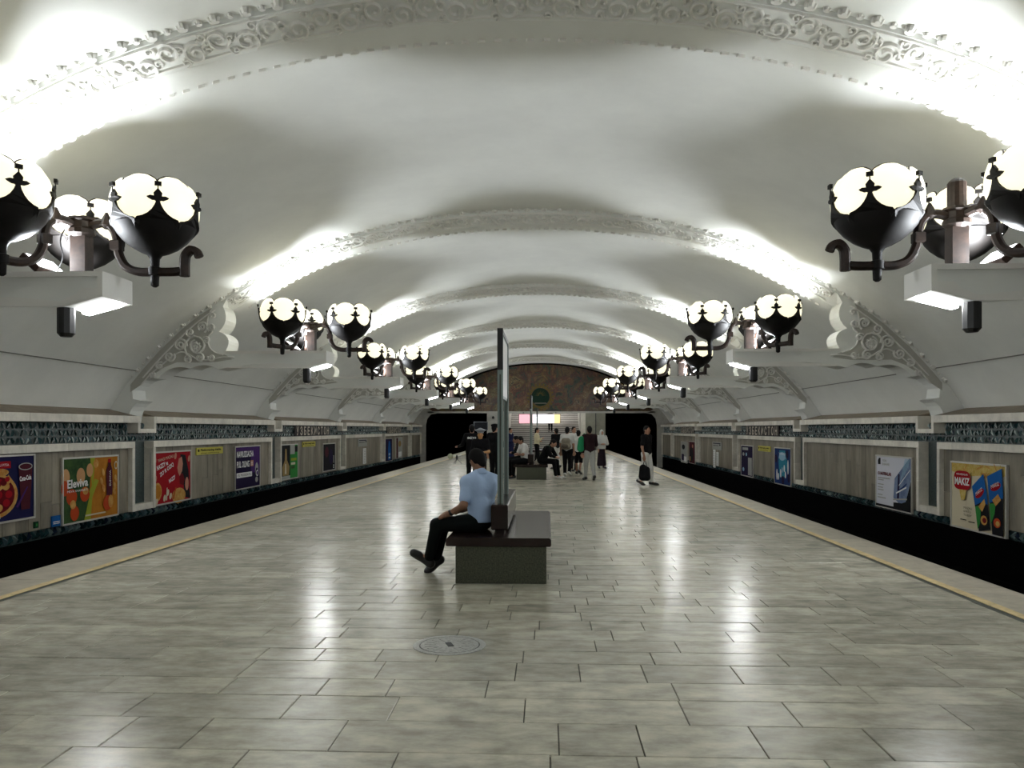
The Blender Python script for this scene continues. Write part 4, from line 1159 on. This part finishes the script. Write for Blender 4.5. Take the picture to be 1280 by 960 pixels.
def nets(D, lo, res):
    s = D < 0
    c = np.zeros(tuple(n - 1 for n in D.shape), np.int8)
    offs = [(i, j, k) for i in (0, 1) for j in (0, 1) for k in (0, 1)]
    sh = [n - 1 for n in D.shape]
    for i, j, k in offs:
        c += s[i:i + sh[0], j:j + sh[1], k:k + sh[2]]
    I = np.nonzero((c > 0) & (c < 8))
    idx = np.full(c.shape, -1, np.int64)
    idx[I] = np.arange(len(I[0]))
    pos = np.zeros((len(I[0]), 3)); cnt = np.zeros(len(I[0]))
    cv = {o: D[I[0] + o[0], I[1] + o[1], I[2] + o[2]] for o in offs}
    for o in offs:
        for axn in range(3):
            if o[axn]: continue
            o2 = list(o); o2[axn] = 1; o2 = tuple(o2)
            a, b = cv[o], cv[o2]
            m = (a < 0) != (b < 0)
            t = np.where(m, a / np.where(m, a - b, 1), 0)
            for q in range(3):
                pos[:, q] += np.where(m, o[q] + (t if q == axn else 0), 0)
            cnt += m
    pos /= cnt[:, None]
    P = lo + (pos + np.stack(I, 1)) * res
    F = []
    for axn in range(3):
        u, w_ = (axn + 1) % 3, (axn + 2) % 3
        a = [slice(1, -1)] * 3; b = [slice(1, -1)] * 3
        a[axn] = slice(0, -1); b[axn] = slice(1, None)
        sa = s[tuple(a)]; sb = s[tuple(b)]
        J = np.nonzero(sa != sb)
        base = np.stack(J, 1) + np.array([0 if i == axn else 1 for i in range(3)])
        def cell(du, dw):
            q = base.copy(); q[:, u] -= du; q[:, w_] -= dw
            return idx[q[:, 0], q[:, 1], q[:, 2]]
        q4 = np.stack([cell(1, 1), cell(0, 1), cell(0, 0), cell(1, 0)], 1)
        fl_ = sa[J]
        q4[~fl_] = q4[~fl_][:, ::-1]
        F.append(q4)
    return P, np.concatenate(F)
def blob(name, prims, m, parent=None, res=0.012, k=0.03, clips=(), loc=None, rotz=None):
    P, F = nets(*sdf(prims, res, k, clips))
    me = bpy.data.meshes.new(name)
    me.vertices.add(len(P)); me.vertices.foreach_set('co', P.astype(np.float32).ravel())
    me.loops.add(F.size); me.loops.foreach_set('vertex_index', F.astype(np.int32).ravel())
    me.polygons.add(len(F)); me.polygons.foreach_set('loop_start', np.arange(0, F.size, 4, dtype=np.int32))
    me.polygons.foreach_set('loop_total', np.full(len(F), 4, np.int32))
    me.polygons.foreach_set('use_smooth', np.ones(len(F), bool))
    me.update(calc_edges=True); me.validate()
    me.materials.append(m)
    return link(name, me, parent, loc, rotz)

SKIN = mat('skin', (0.36, 0.19, 0.12), 0.55); SKIN2 = mat('skin_tan', (0.27, 0.135, 0.08), 0.55)
HAIR = mat('black_hair', (0.005, 0.004, 0.004), 0.75, spec=0.2); EYE = mat('eye_dark', (0.01, 0.008, 0.008), 0.3); LIP = mat('lip', (0.25, 0.08, 0.06), 0.5)
def cloth(name, c, **k): return mat('cloth_' + name, c, 0.9, spec=0.15, bump=0.25, bscale=22, **k)
CB, CW, CN = cloth('black', (0.005, 0.005, 0.006)), cloth('white', (0.62, 0.61, 0.58)), cloth('navy', (0.012, 0.014, 0.05))
SHOEB = mat('black_shoe', (0.008, 0.008, 0.008), 0.35); SHOEW = mat('white_shoe', (0.6, 0.58, 0.55), 0.6)

def standing(h, step=0.0, arms=('down', 'down'), lean=0.0):
    """joints, forward +x, left +y"""
    s = h / 1.72
    J = {}
    J['pel'] = V(0, 0, .93); J['che'] = V(lean * 0.5, 0, 1.28); J['nek'] = V(lean * 0.8, 0, 1.455); J['hd'] = V(lean + .02, 0, 1.60)
    for sd, q in (('L', 1), ('R', -1)):
        st = step * (1 if sd == 'L' else -1)
        J['sh' + sd] = V(lean * 0.6, q * .175, 1.40)
        J['hi' + sd] = V(0, q * .085, .90)
        J['kn' + sd] = V(st * .55 + .02 + (0.04 if st < 0 else 0), q * .095, .49)
        lift = 0.05 if st < 0 else 0.0
        J['an' + sd] = V(st - (0.06 if st < 0 else 0), q * .10, .09 + lift)
        J['to' + sd] = V(st + .15 - (0.06 if st < 0 else 0), q * .12, .035 + (0.0 if st < 0 else 0.0))
        am = arms[0] if sd == 'L' else arms[1]
        if am == 'down':
            J['el' + sd] = V(-.02 - st * .15, q * .225, 1.11); J['wr' + sd] = V(.03 - st * .35, q * .235, .86); J['fi' + sd] = V(.05 - st * .4, q * .225, .68)
        elif am == 'phone':
            J['el' + sd] = V(.06, q * .23, 1.13); J['wr' + sd] = V(.26, q * .12, 1.2); J['fi' + sd] = V(.33, q * .06, 1.27)
        elif am == 'fold':
            J['el' + sd] = V(.06, q * .24, 1.10); J['wr' + sd] = V(.20, -q * .0 + q * .03, 1.08); J['fi' + sd] = V(.21, -q * .14, 1.10)
        elif am == 'side':
            J['el' + sd] = V(.1, q * .30, 1.12); J['wr' + sd] = V(.28, q * .42, 1.06); J['fi' + sd] = V(.36, q * .5, 1.06)
        elif am == 'strap':
            J['el' + sd] = V(.1, q * .22, 1.12); J['wr' + sd] = V(.14, q * .12, 1.33); J['fi' + sd] = V(.12, q * .08, 1.4)
    J['fwd'] = V(1, 0, 0)
    return {a: (b * s if a != 'fwd' else b) for a, b in J.items()}, s
def sitting(face=0.0):
    J = {'seat': 1, 'pel': V(-.02, 0, .57), 'che': V(.03, 0, .93), 'nek': V(.09, 0, 1.09), 'hd': V(.16, 0, 1.21), 'fwd': nrm(V(1, 0, -.35))}
    for sd, q in (('L', 1), ('R', -1)):
        J['sh' + sd] = V(.06, q * .175, 1.03); J['hi' + sd] = V(.0, q * .09, .56); J['kn' + sd] = V(.44, q * .13, .53)
        J['an' + sd] = V(.46, q * .14, .10); J['to' + sd] = V(.62, q * .16, .035)
        J['el' + sd] = V(.16, q * .23, .76); J['wr' + sd] = V(.32, q * .10, .70); J['fi' + sd] = V(.40, q * .02, .69)
    return J, 1.0

def hand_prims(wr, fi, q, s, up=V(0, 0, 1), curl=0.5, big=1.0):
    d = nrm(fi - wr); ln = np.linalg.norm(fi - wr)
    sd = np.cross(d, up)
    if np.linalg.norm(sd) < 0.2: sd = np.cross(d, V(1, 0, 0))
    sd = nrm(sd); dn = nrm(np.cross(sd, d)) * -1
    L = max(0.15, min(ln, 0.19)) * s
    kn = wr + d * L * 0.5
    P = [rc(wr, wr + d * L * 0.28, .026 * s, .034 * s)]
    for i, (o, l) in enumerate(((-.033, .30), (-.011, .36), (.011, .34), (.032, .27))):
        b = kn + sd * o * s
        P.append(rc(wr + d * L * 0.2 + sd * o * 0.6 * s, b, .016 * s, .014 * s))
        m_ = b + (d * (1 - curl * .3) + dn * curl * .5) * L * l * .6
        e_ = m_ + (d * (1 - curl) + dn * curl) * L * l * .7
        P.append(rc(b, m_, .0105 * s * big, .010 * s * big)); P.append(rc(m_, e_, .010 * s * big, .0085 * s * big))
    t0 = wr + d * L * .18 + sd * q * -.03 * s
    t1 = t0 + (d * .6 + sd * q * -.7 + dn * .2) * .035 * s
    P.append(rc(t0, t1, .014 * s, .0125 * s)); P.append(rc(t1, t1 + (d * .9 - sd * q * .15 + dn * .3) * .034 * s, .012 * s, .010 * s))
    return P
def torso_prims(J, s, g=0.0):
    la = nrm(J['shL'] - J['shR']); lp = nrm(J['hiL'] - J['hiR'])
    P = []
    mid = (J['che'] + J['pel']) / 2
    for q in (1, -1):
        P.append(rc(J['che'] + la * q * .075 * s + nrm(J['che'] - J['pel']) * .05 * s, mid + (la + lp) / 2 * q * .058 * s, .098 * s + g, .092 * s + g))
        P.append(rc(mid + (la + lp) / 2 * q * .058 * s, J['pel'] + lp * q * .065 * s, .092 * s + g, .108 * s + g))
        sh = J['shL'] if q > 0 else J['shR']
        P.append(rc(J['nek'] - nrm(J['nek'] - J['che']) * .03 * s, sh, .052 * s + g, .058 * s + g))
    P.append(rc(J['che'] + la * .06 * s, J['che'] - la * .06 * s, .11 * s + g, .11 * s + g))
    return P
def head_axes(J):
    f = nrm(J['fwd']); up0 = nrm(J['hd'] - J['nek'])
    l = nrm(np.cross(V(0, 0, 1) if abs(f[2]) < .95 else up0, f)); u = np.cross(f, l)
    return f, l, u, np.stack([f, l, u])
def person(label, J, s, loc, rz, top=None, arms='short', bottom='trousers', tcol=CB, bcol=CB, shoes=SHOEB, skin=SKIN, hair=HAIR, hairlen=0, scarf=None, cap=None, res=0.013, hem=0.06, tg=.014, extra=None, collar=None, belt=None):
    f, l, u, A = head_axes(J)
    M = A                      # rows are axes; el() uses columns of M.T
    hd = J['hd']; hs = 0.96 * s if s > .9 else s
    HP = [el(hd, (.098 * hs, .077 * hs, .118 * hs), A), el(hd + f * .03 * hs - u * .065 * hs, (.06 * hs, .055 * hs, .06 * hs), A),
          rc(hd + f * .092 * hs + u * .01 * hs, hd + f * .112 * hs - u * .025 * hs, .010 * hs, .015 * hs),
          rc(hd + f * .07 * hs - u * .085 * hs, hd + f * .078 * hs - u * .095 * hs, .02 * hs, .018 * hs)]
    for q in (1, -1):
        HP.append(el(hd + l * q * .078 * hs - f * .01 * hs - u * .01 * hs, (.022 * hs, .010 * hs, .032 * hs), A))
    B = list(HP)
    B.append(rc(J['nek'] - nrm(J['nek'] - J['che']) * .03, hd - u * .07 * hs - f * .02 * hs, .058 * s, .052 * s))
    B += torso_prims(J, s)
    for sd, q in (('L', 1), ('R', -1)):
        B.append(rc(J['sh' + sd], J['el' + sd], .05 * s, .040 * s)); B.append(rc(J['el' + sd], J['wr' + sd], .040 * s, .027 * s))
        B += hand_prims(J['wr' + sd], J['fi' + sd], q, s, J.get('up' + sd, V(0, 0, 1)), J.get('curl', 0.5))
        B.append(rc(J['hi' + sd], J['kn' + sd], .085 * s, .056 * s)); B.append(rc(J['kn' + sd], J['an' + sd], .054 * s, .036 * s))
        B.append(rc(J['an' + sd], J['to' + sd], .036 * s, .028 * s))
    body = blob('person', B, skin, None, res, 0.028 * s, (), loc, rz)
    tag(body, label, 'person')
    # face details
    for q in (1, -1):
        MB().ell(tuple(hd + f * .088 * hs + l * q * .032 * hs + u * .012 * hs), (.012 * hs, .014 * hs, .008 * hs), None, 8, 6).build('eye', EYE, body, True)
    MB().ell(tuple(hd + f * .090 * hs - u * .058 * hs), (.010 * hs, .022 * hs, .006 * hs), None, 8, 6).build('mouth', LIP, body, True)
    # top
    if top != 'none':
        T = torso_prims(J, s, tg)
        clips = []
        if bottom != 'dress':
            ax_ = nrm(J['pel'] - J['che'])
            clips.append((J['pel'] + ax_ * hem * s, ax_))
        for sd in 'LR':
            e = J['el' + sd] if arms == 'long' else J['sh' + sd] * .28 + J['el' + sd] * .72
            T.append(rc(J['sh' + sd], e, .068 * s, .060 * s))
            if arms == 'long': T.append(rc(J['el' + sd], J['wr' + sd], .056 * s, .044 * s))
        if bottom == 'dress':
            T.append(rc(J['pel'], V(J['pel'][0], J['pel'][1], .18 * s), .15 * s, .23 * s))
            clips.append((V(0, 0, .09), V(0, 0, -1)))
        sh_ = blob('shirt' if bottom != 'dress' else 'dress', T, tcol, body, res, 0.03 * s, clips)
        if collar:
            cpos = J['nek']
            blob('collar', [rc(cpos + l * .05 * s - nrm(J['nek'] - J['che']) * .0, cpos - l * .05 * s, .045 * s, .045 * s), rc(cpos + f * .03, cpos - f * .03, .055 * s, .055 * s)], collar, body, res * .8, .02,
                 ((cpos + nrm(hd - cpos) * .035, nrm(hd - cpos)), (cpos - nrm(hd - cpos) * .03, -nrm(hd - cpos))))
    # bottom
    if bottom in ('trousers', 'shorts'):
        T = []
        lp = nrm(J['hiL'] - J['hiR'])
        ax_ = nrm(J['pel'] - J['che'])
        for q in (1, -1): T.append(rc(J['pel'] + lp * q * .06 * s - ax_ * .05 * s, J['pel'] + lp * q * .065 * s, .116 * s, .122 * s))
        for sd in 'LR':
            e = J['an' + sd] if bottom == 'trousers' else J['kn' + sd]
            T.append(rc(J['hi' + sd], J['kn' + sd], .103 * s, .075 * s))
            if bottom == 'trousers': T.append(rc(J['kn' + sd], J['an' + sd] + (J['kn' + sd] - J['an' + sd]) * .06, .072 * s, .056 * s))
        blob('trousers' if bottom == 'trousers' else 'shorts', T, bcol, body, res, 0.03 * s, () if 'seat' in J else ((J['pel'] - ax_ * .07 * s, -ax_),))
    elif bottom == 'skirt':
        c0 = J['pel'] + V(0, 0, .08 * s)
        T = [rc(c0, V(c0[0], c0[1], .2 * s), .135 * s, .205 * s)]
        blob('skirt', T, bcol, body, res, .03, ((V(0, 0, .1), V(0, 0, -1)), (c0 + V(0, 0, .03), V(0, 0, 1))))
    # shoes
    for sd in 'LR':
        d = nrm(J['to' + sd] - J['an' + sd]); an, to = J['an' + sd], J['to' + sd]
        fl_ = nrm(V(d[0], d[1], d[2] * .6)); lo_ = an + V(0, 0, -.035 * s)
        side = nrm(np.cross(nrm(J['kn' + sd] - an), d)); sole = nrm(np.cross(d, side))
        if sole @ (J['kn' + sd] - an) > 0: sole = -sole
        hl = an + sole * .035 * s - d * .035 * s
        T = [rc(hl, to + d * .03 * s, .046 * s, .040 * s), rc(hl, an, .046 * s, .045 * s), rc(to - d * .03, to + d * .03 * s, .044 * s, .036 * s)]
        cp = ()
        if min(an[2], to[2]) < .14: cp = ((V(0, 0, .004), V(0, 0, -1)),)
        sh2 = blob('shoe', T, shoes, body, min(res, .012), .03, cp)
    # hair, scarf, cap
    if scarf:
        T = [el(hd - f * .012 * hs + u * .005, (.112 * hs, .094 * hs, .134 * hs), A), rc(hd - u * .08 * hs - f * .02, J['che'] + V(0, 0, .02), .085 * s, .17 * s), rc(J['che'], J['pel'] + (J['che'] - J['pel']) * .15, .19 * s, .185 * s),
             rc(J['shL'], J['elL'], .08 * s, .075 * s), rc(J['shR'], J['elR'], .08 * s, .075 * s)]
        blob('headscarf', T, scarf, body, res, .03, ((hd + f * .085 * hs, nrm(f * 1.0 + u * .0)) if False else (hd + f * .4, f),))
        MB().ell(tuple(hd + f * .098 * hs - u * .01 * hs), (.02 * hs, .052 * hs, .072 * hs), None, 12, 8).build('face', skin, body, True)
    else:
        T = [el(hd - f * .012 * hs + u * .018 * hs, (.108 * hs, .088 * hs, .122 * hs), A)]
        clip = [(hd + f * .045 * hs + u * .03 * hs, nrm(f * .9 - u * .45))]
        T.append(rc(hd - f * .045 * hs, hd - f * .055 * hs - u * .075 * hs, .068 * hs, .05 * hs))
        if hairlen: T += [rc(hd - f * .06 * hs, hd - f * .09 * hs - u * hairlen, .06 * hs, .035 * hs)]
        blob('hair', T, hair, body, min(res, .011), .02, clip)
    if cap:
        T = [el(hd + u * .085 * hs, (.125 * hs, .12 * hs, .055 * hs), A)] if cap[1] == 'dome' else [el(hd + u * .125 * hs, (.165 * hs, .165 * hs, .045 * hs), A), rc(hd + u * .06 * hs, hd + u * .1 * hs, .1 * hs, .1 * hs)]
        T.append(el(hd + f * .12 * hs + u * .06 * hs, (.06 * hs, .07 * hs, .012 * hs), A))
        blob('cap', T, cap[0], body, .011, .015, ((hd + u * .04 * hs, -u),))
    if extra: extra(body, J, s)
    return body

def put(px, py, face_deg=None):
    """floor spot under a pixel"""
    x, y = ground(px, py)
    return (x, y, 0)
# facing angles: 0 = +x (right), 90 = away down the platform, -90 = to the viewer
rad = math.radians

# 1: man seated on the near bench
Jm = {'seat': 1}
bx, by = -0.70, 8.88
Jm['pel'] = V(-.72, 8.86, .585); Jm['che'] = V(-.735, 8.89, .93); Jm['nek'] = V(-.745, 8.92, 1.11); Jm['hd'] = V(-.775, 8.97, 1.25)
Jm['fwd'] = nrm(V(-.62, .62, -.5))
Jm['shL'] = V(-.875, 8.81, 1.005); Jm['shR'] = V(-.605, 9.0, 1.015)
Jm['hiL'] = V(-.76, 8.77, .57); Jm['hiR'] = V(-.74, 8.96, .57)
Jm['knL'] = V(-1.20, 8.74, .545); Jm['anL'] = V(-1.30, 8.80, .155); Jm['toL'] = V(-1.44, 8.80, .215)
Jm['knR'] = V(-1.16, 8.98, .52); Jm['anR'] = V(-1.235, 8.90, .13); Jm['toR'] = V(-1.30, 8.86, .04)
Jm['elL'] = V(-.90, 8.68, .765); Jm['wrL'] = V(-1.06, 8.70, .675); Jm['fiL'] = V(-1.18, 8.73, .63)
Jm['elR'] = V(-.72, 9.12, .77); Jm['wrR'] = V(-.92, 9.06, .69); Jm['fiR'] = V(-1.06, 9.0, .66)
Jm['upL'] = V(0, 0, 1); Jm['curl'] = .45
SHIRT = mat('cloth_light_blue', (0.40, 0.53, 0.76), 0.85, spec=0.2, bump=1.0, bscale=9)
TRO = mat('cloth_dark_green_black', (0.004, 0.006, 0.006), 0.85, spec=0.15, bump=0.2, bscale=20)
def man_extra(body, J, s):
    c = Jm['nek']
    up = nrm(Jm['hd'] - Jm['nek']); 
    blob('collar', [rc(c + V(.02, -.03, -.005), c + V(-.03, .04, -.005), .066, .066)], SHIRT, body, .008, .01, ((c + up * .03, up), (c - up * .045, -up)))
    w_ = Jm['wrL'] * .9 + Jm['elL'] * .1; d = nrm(Jm['wrL'] - Jm['elL'])
    blob('wristwatch', [rc(w_ - d * .012, w_ + d * .012, .036, .036)], BLACK, body, .007, .01, ((w_ + d * .014, d), (w_ - d * .014, -d)))
man = person('man in a light blue shirt seated on the near bench, head bowed', Jm, 1.0, (0, 0, 0), 0, tcol=SHIRT, bcol=TRO, skin=SKIN2, res=.0085, hem=.025, tg=.024, extra=man_extra)

BT = []
def backpack(b_label, J, s, loc, rz, m, drop=0.0, flap=None):
    o = empty('backpack', loc, rz, b_label, 'backpack')
    c = J['che'] - V(.2 * s, 0, .06 * s + drop)
    b = blob('main_bag', [rc(c + V(0, .06, .08) * s, c + V(0, -.06, .08) * s, .10 * s, .10 * s), rc(c + V(0, .07, -.10) * s, c + V(0, -.07, -.10) * s, .115 * s, .115 * s)], m, o, .012, .05, ((c - V(.13 * s, 0, 0), V(-1, 0, 0)), (c + V(.075 * s, 0, 0), V(1, 0, 0))))
    blob('front_pocket', [rc(c + V(-.13, .05, -.09) * s, c + V(-.13, -.05, -.09) * s, .06 * s, .06 * s)], flap or m, o, .012, .02)
    for q in (1, -1):
        MB().tube([tuple(c + V(.07, q * .08, .14) * s), tuple(c + V(.16, q * .1, .25) * s), tuple(c + V(.27, q * .11, .2) * s), tuple(c + V(.32, q * .12, .06) * s), tuple(c + V(.2, q * .14, -.08) * s), tuple(c + V(.07, q * .12, -.14) * s)], .014 * s, 6).build('strap', flap or m, o, True)
    return o

# 2: man in black walking on the right with a bag
J, s = standing(1.68, .12, ('down', 'down'))
loc = put(808, 606.5)
pw = person('man in a black tee and white trousers walking along the right edge', J, s, loc, rad(-40), tcol=CB, bcol=CW, skin=SKIN2)
fr = J['fiR']
bag = empty('shopping_bag', loc, rad(-40), 'black bag carried by the man in white trousers', 'bag')
blob('bag_body', [rc(fr + V(-.03, -.05, -.16), fr + V(-.03, -.05, -.40), .10, .125), rc(fr + V(.1, -.05, -.2), fr + V(.1, -.05, -.42), .08, .1)], CB, bag, .013, .05)
MB().tube([tuple(fr + V(-.05, -.04, -.12)), tuple(fr + V(-.01, -.02, 0.03)), tuple(fr + V(.03, -.02, .03)), tuple(fr + V(.09, -.04, -.14))], .012, 6).build('handle', CB, bag)
# 3: headscarf
J, s = standing(1.56, .05, ('fold', 'fold'))
person('woman in a pale headscarf and long dark skirt by the right tunnel', J, s, put(752, 585.5), rad(-75), tcol=cloth('pale_grey', (0.42, 0.42, 0.40)), arms='long', bottom='skirt', bcol=cloth('plum_black', (0.015, 0.009, 0.014)), scarf=cloth('pale_scarf', (0.50, 0.50, 0.48)))
# 4: maroon jacket, green bag on shoulder
J, s = standing(1.68, .16, ('down', 'phone'))
loc = put(737, 600.5)
person('walker in a dark maroon top and pale grey trousers seen from behind', J, s, loc, rad(100), tcol=cloth('maroon', (0.022, 0.010, 0.012)), bcol=cloth('pale_grey2', (0.36, 0.36, 0.34)), arms='long')
gb = empty('shoulder_bag', loc, rad(100), 'bright green bag hanging at the maroon walker\'s left', 'bag')
blob('bag_body', [rc(V(-.05, .27, 1.30), V(-.05, .29, .98), .075, .10), rc(V(.08, .27, 1.28), V(.08, .29, .98), .07, .09)], cloth('green', (0.02, 0.22, 0.09)), gb, .013, .05)
MB().tube([(-.06, .25, 1.32), (-.02, .17, 1.46), (.06, .17, 1.44), (.08, .25, 1.3)], .012, 6).build('strap', cloth('green', (0.02, 0.22, 0.09)), gb)
# 5: white tee with beige backpack
J, s = standing(1.66, .06, ('down', 'down'))
loc = put(709, 595.5)
person('person in a white tee and black trousers wearing a beige backpack', J, s, loc, rad(75), tcol=CW, bcol=CB, hairlen=.06, shoes=SHOEW)
backpack('beige backpack on the person in the white tee', J, s, loc, rad(75), cloth('beige', (0.24, 0.21, 0.16)), .06, cloth('dark_beige', (0.12, 0.10, 0.08)))
# 6: boy with shorts
J, s = standing(1.55, .1, ('phone', 'down'))
person('youth in a white tee and black shorts between the two backpacks', J, s, put(723, 593), rad(70), tcol=CW, bcol=CB, bottom='shorts', skin=SKIN2)
# 7: white shirt beyond
J, s = standing(1.68, .0, ('fold', 'fold'))
person('man in a white shirt half hidden behind the standing group', J, s, put(717, 589), rad(-60), tcol=CW, bcol=CB)
# 8: dark top, white trousers
J, s = standing(1.62, .05, ('down', 'phone'))
person('woman in a dark top and white wide trousers before the stairs', J, s, put(695.5, 586.5), rad(120), tcol=CB, bcol=CW)
# 9: cream tunic
J, s = standing(1.64, .05, ('fold', 'phone'))
person('woman with a ponytail in a long cream tunic behind the bench', J, s, put(671, 580), rad(-10), tcol=cloth('cream', (0.60, 0.54, 0.36)), bcol=CB, hairlen=.22, hem=.34, arms='long', shoes=SHOEW)
# 10: white shirt seated on the middle bench, left side
J, s = sitting()
J = dict(J)
for sd, q in (('L', 1), ('R', -1)):
    J['wr' + sd] = V(.30, q * .04, .76); J['fi' + sd] = V(.30, -q * .1, .78)
    for a in ('an', 'to'): J[a + sd] = J[a + sd] - V(0, 0, .02)
def sit(label, px, zc, rz, **k):
    x, y = at(px, zc)
    return person(label, J, 1.0, (x, y, .02), rz, **k)
sit('man in a white shirt seated with folded arms on the middle bench', 656, 25.7, rad(205), tcol=CW, bcol=CB, skin=SKIN2)
sit('person in black seated on the far corner of the middle bench', 650.5, 27.4, rad(190), tcol=CB, bcol=CB, arms='long', skin=SKIN2)
J, s = sitting()
J = dict(J)
J['che'] = V(.16, 0, .90); J['nek'] = V(.28, 0, 1.02); J['hd'] = V(.38, 0, 1.12); J['fwd'] = nrm(V(1, 0, -.6))
for sd, q in (('L', 1), ('R', -1)):
    J['sh' + sd] = V(.24, q * .175, .98); J['el' + sd] = V(.36, q * .22, .74); J['wr' + sd] = V(.46, q * .1, .68); J['fi' + sd] = V(.54, q * .02, .66)
    for a in ('an', 'to'): J[a + sd] = J[a + sd] + V(.05, 0, -.02)
sit('person all in black bent forward on the right of the middle bench', 678, 25.7, rad(-20), tcol=CB, bcol=CB, arms='long', shoes=SHOEW, hairlen=.12)
# 11: group behind the seated man
J, s = standing(1.72, .04, ('side', 'down'))
loc = put(590, 603)
def off_extra(body, J, s):
    me = text_mesh('IMZYH', .085, CW, 'lettering', 'CENTER', .003)
    o = link('lettering', me, body, (-.142, 0, 1.30))
    o.rotation_euler = (PI / 2, 0, -PI / 2)
person('officer in black with white lettering across the back', J, s, loc, rad(92), tcol=CB, bcol=CB, arms='long', extra=off_extra)
J, s = standing(1.56, .0, ('fold', 'fold'))
x, y = at(600.5, 21.0)
person('officer in a wide grey peaked cap facing the viewer', J, s, (x, y, 0), rad(-85), tcol=CB, bcol=CB, skin=mat('skin_warm', (0.50, 0.26, 0.10), .5), cap=(mat('cap_grey', (0.20, 0.21, 0.23), .7), 'peak'), arms='short')
J, s = standing(1.74, .03, ('down', 'fold'))
x, y = at(618, 23.5)
person('man in black with a dark cap left of the board post', J, s, (x, y, 0), rad(60), tcol=CB, bcol=CB, arms='long', cap=(CB, 'dome'))
J, s = standing(1.64, .0, ('down', 'fold'))
x, y = at(637.5, 35)
person('woman in a long navy dress just right of the board post', J, s, (x, y, 0), rad(-30), bottom='dress', tcol=CN, arms='long', hairlen=.1, collar=CW)
# 12: person on the stairs
J, s = standing(1.72, .1, ('down', 'down'))
x, y = at(688, 63.6)
person('person in dark trousers on the stairs behind the glowing display', J, s, (x, YEND + 2.86, 1.35), rad(-90), tcol=CB, bcol=CB)
# 13: pale ball on a small tripod by the left edge
x, y = at(563, 36.5)
o = empty('tripod_lamp', (x, y, 0), 0, 'pale round ball on a small dark tripod near the left edge', 'tripod')
blob('ball', [el(V(0, 0, .34), (.13, .13, .13))], mat('pale_green', (0.36, 0.38, 0.26), .5), o, .012)
MB().tube([(.1, 0, .34), (.34, 0, .37), (.5, 0, .42)], .03, 8).build('pale_arm', WHITE, o)
MB().lathe([(.05, .2), (.06, .35), (.03, .4)], .3, 0, 0, 8).build('clamp', BLACK, o)
for a in range(3):
    t = 2 * PI * a / 3 + .3
    MB().tube([(.3, 0, .22), (.3 + .22 * math.cos(t), .22 * math.sin(t), .012)], .012, 6).build('leg', BLACK, o)
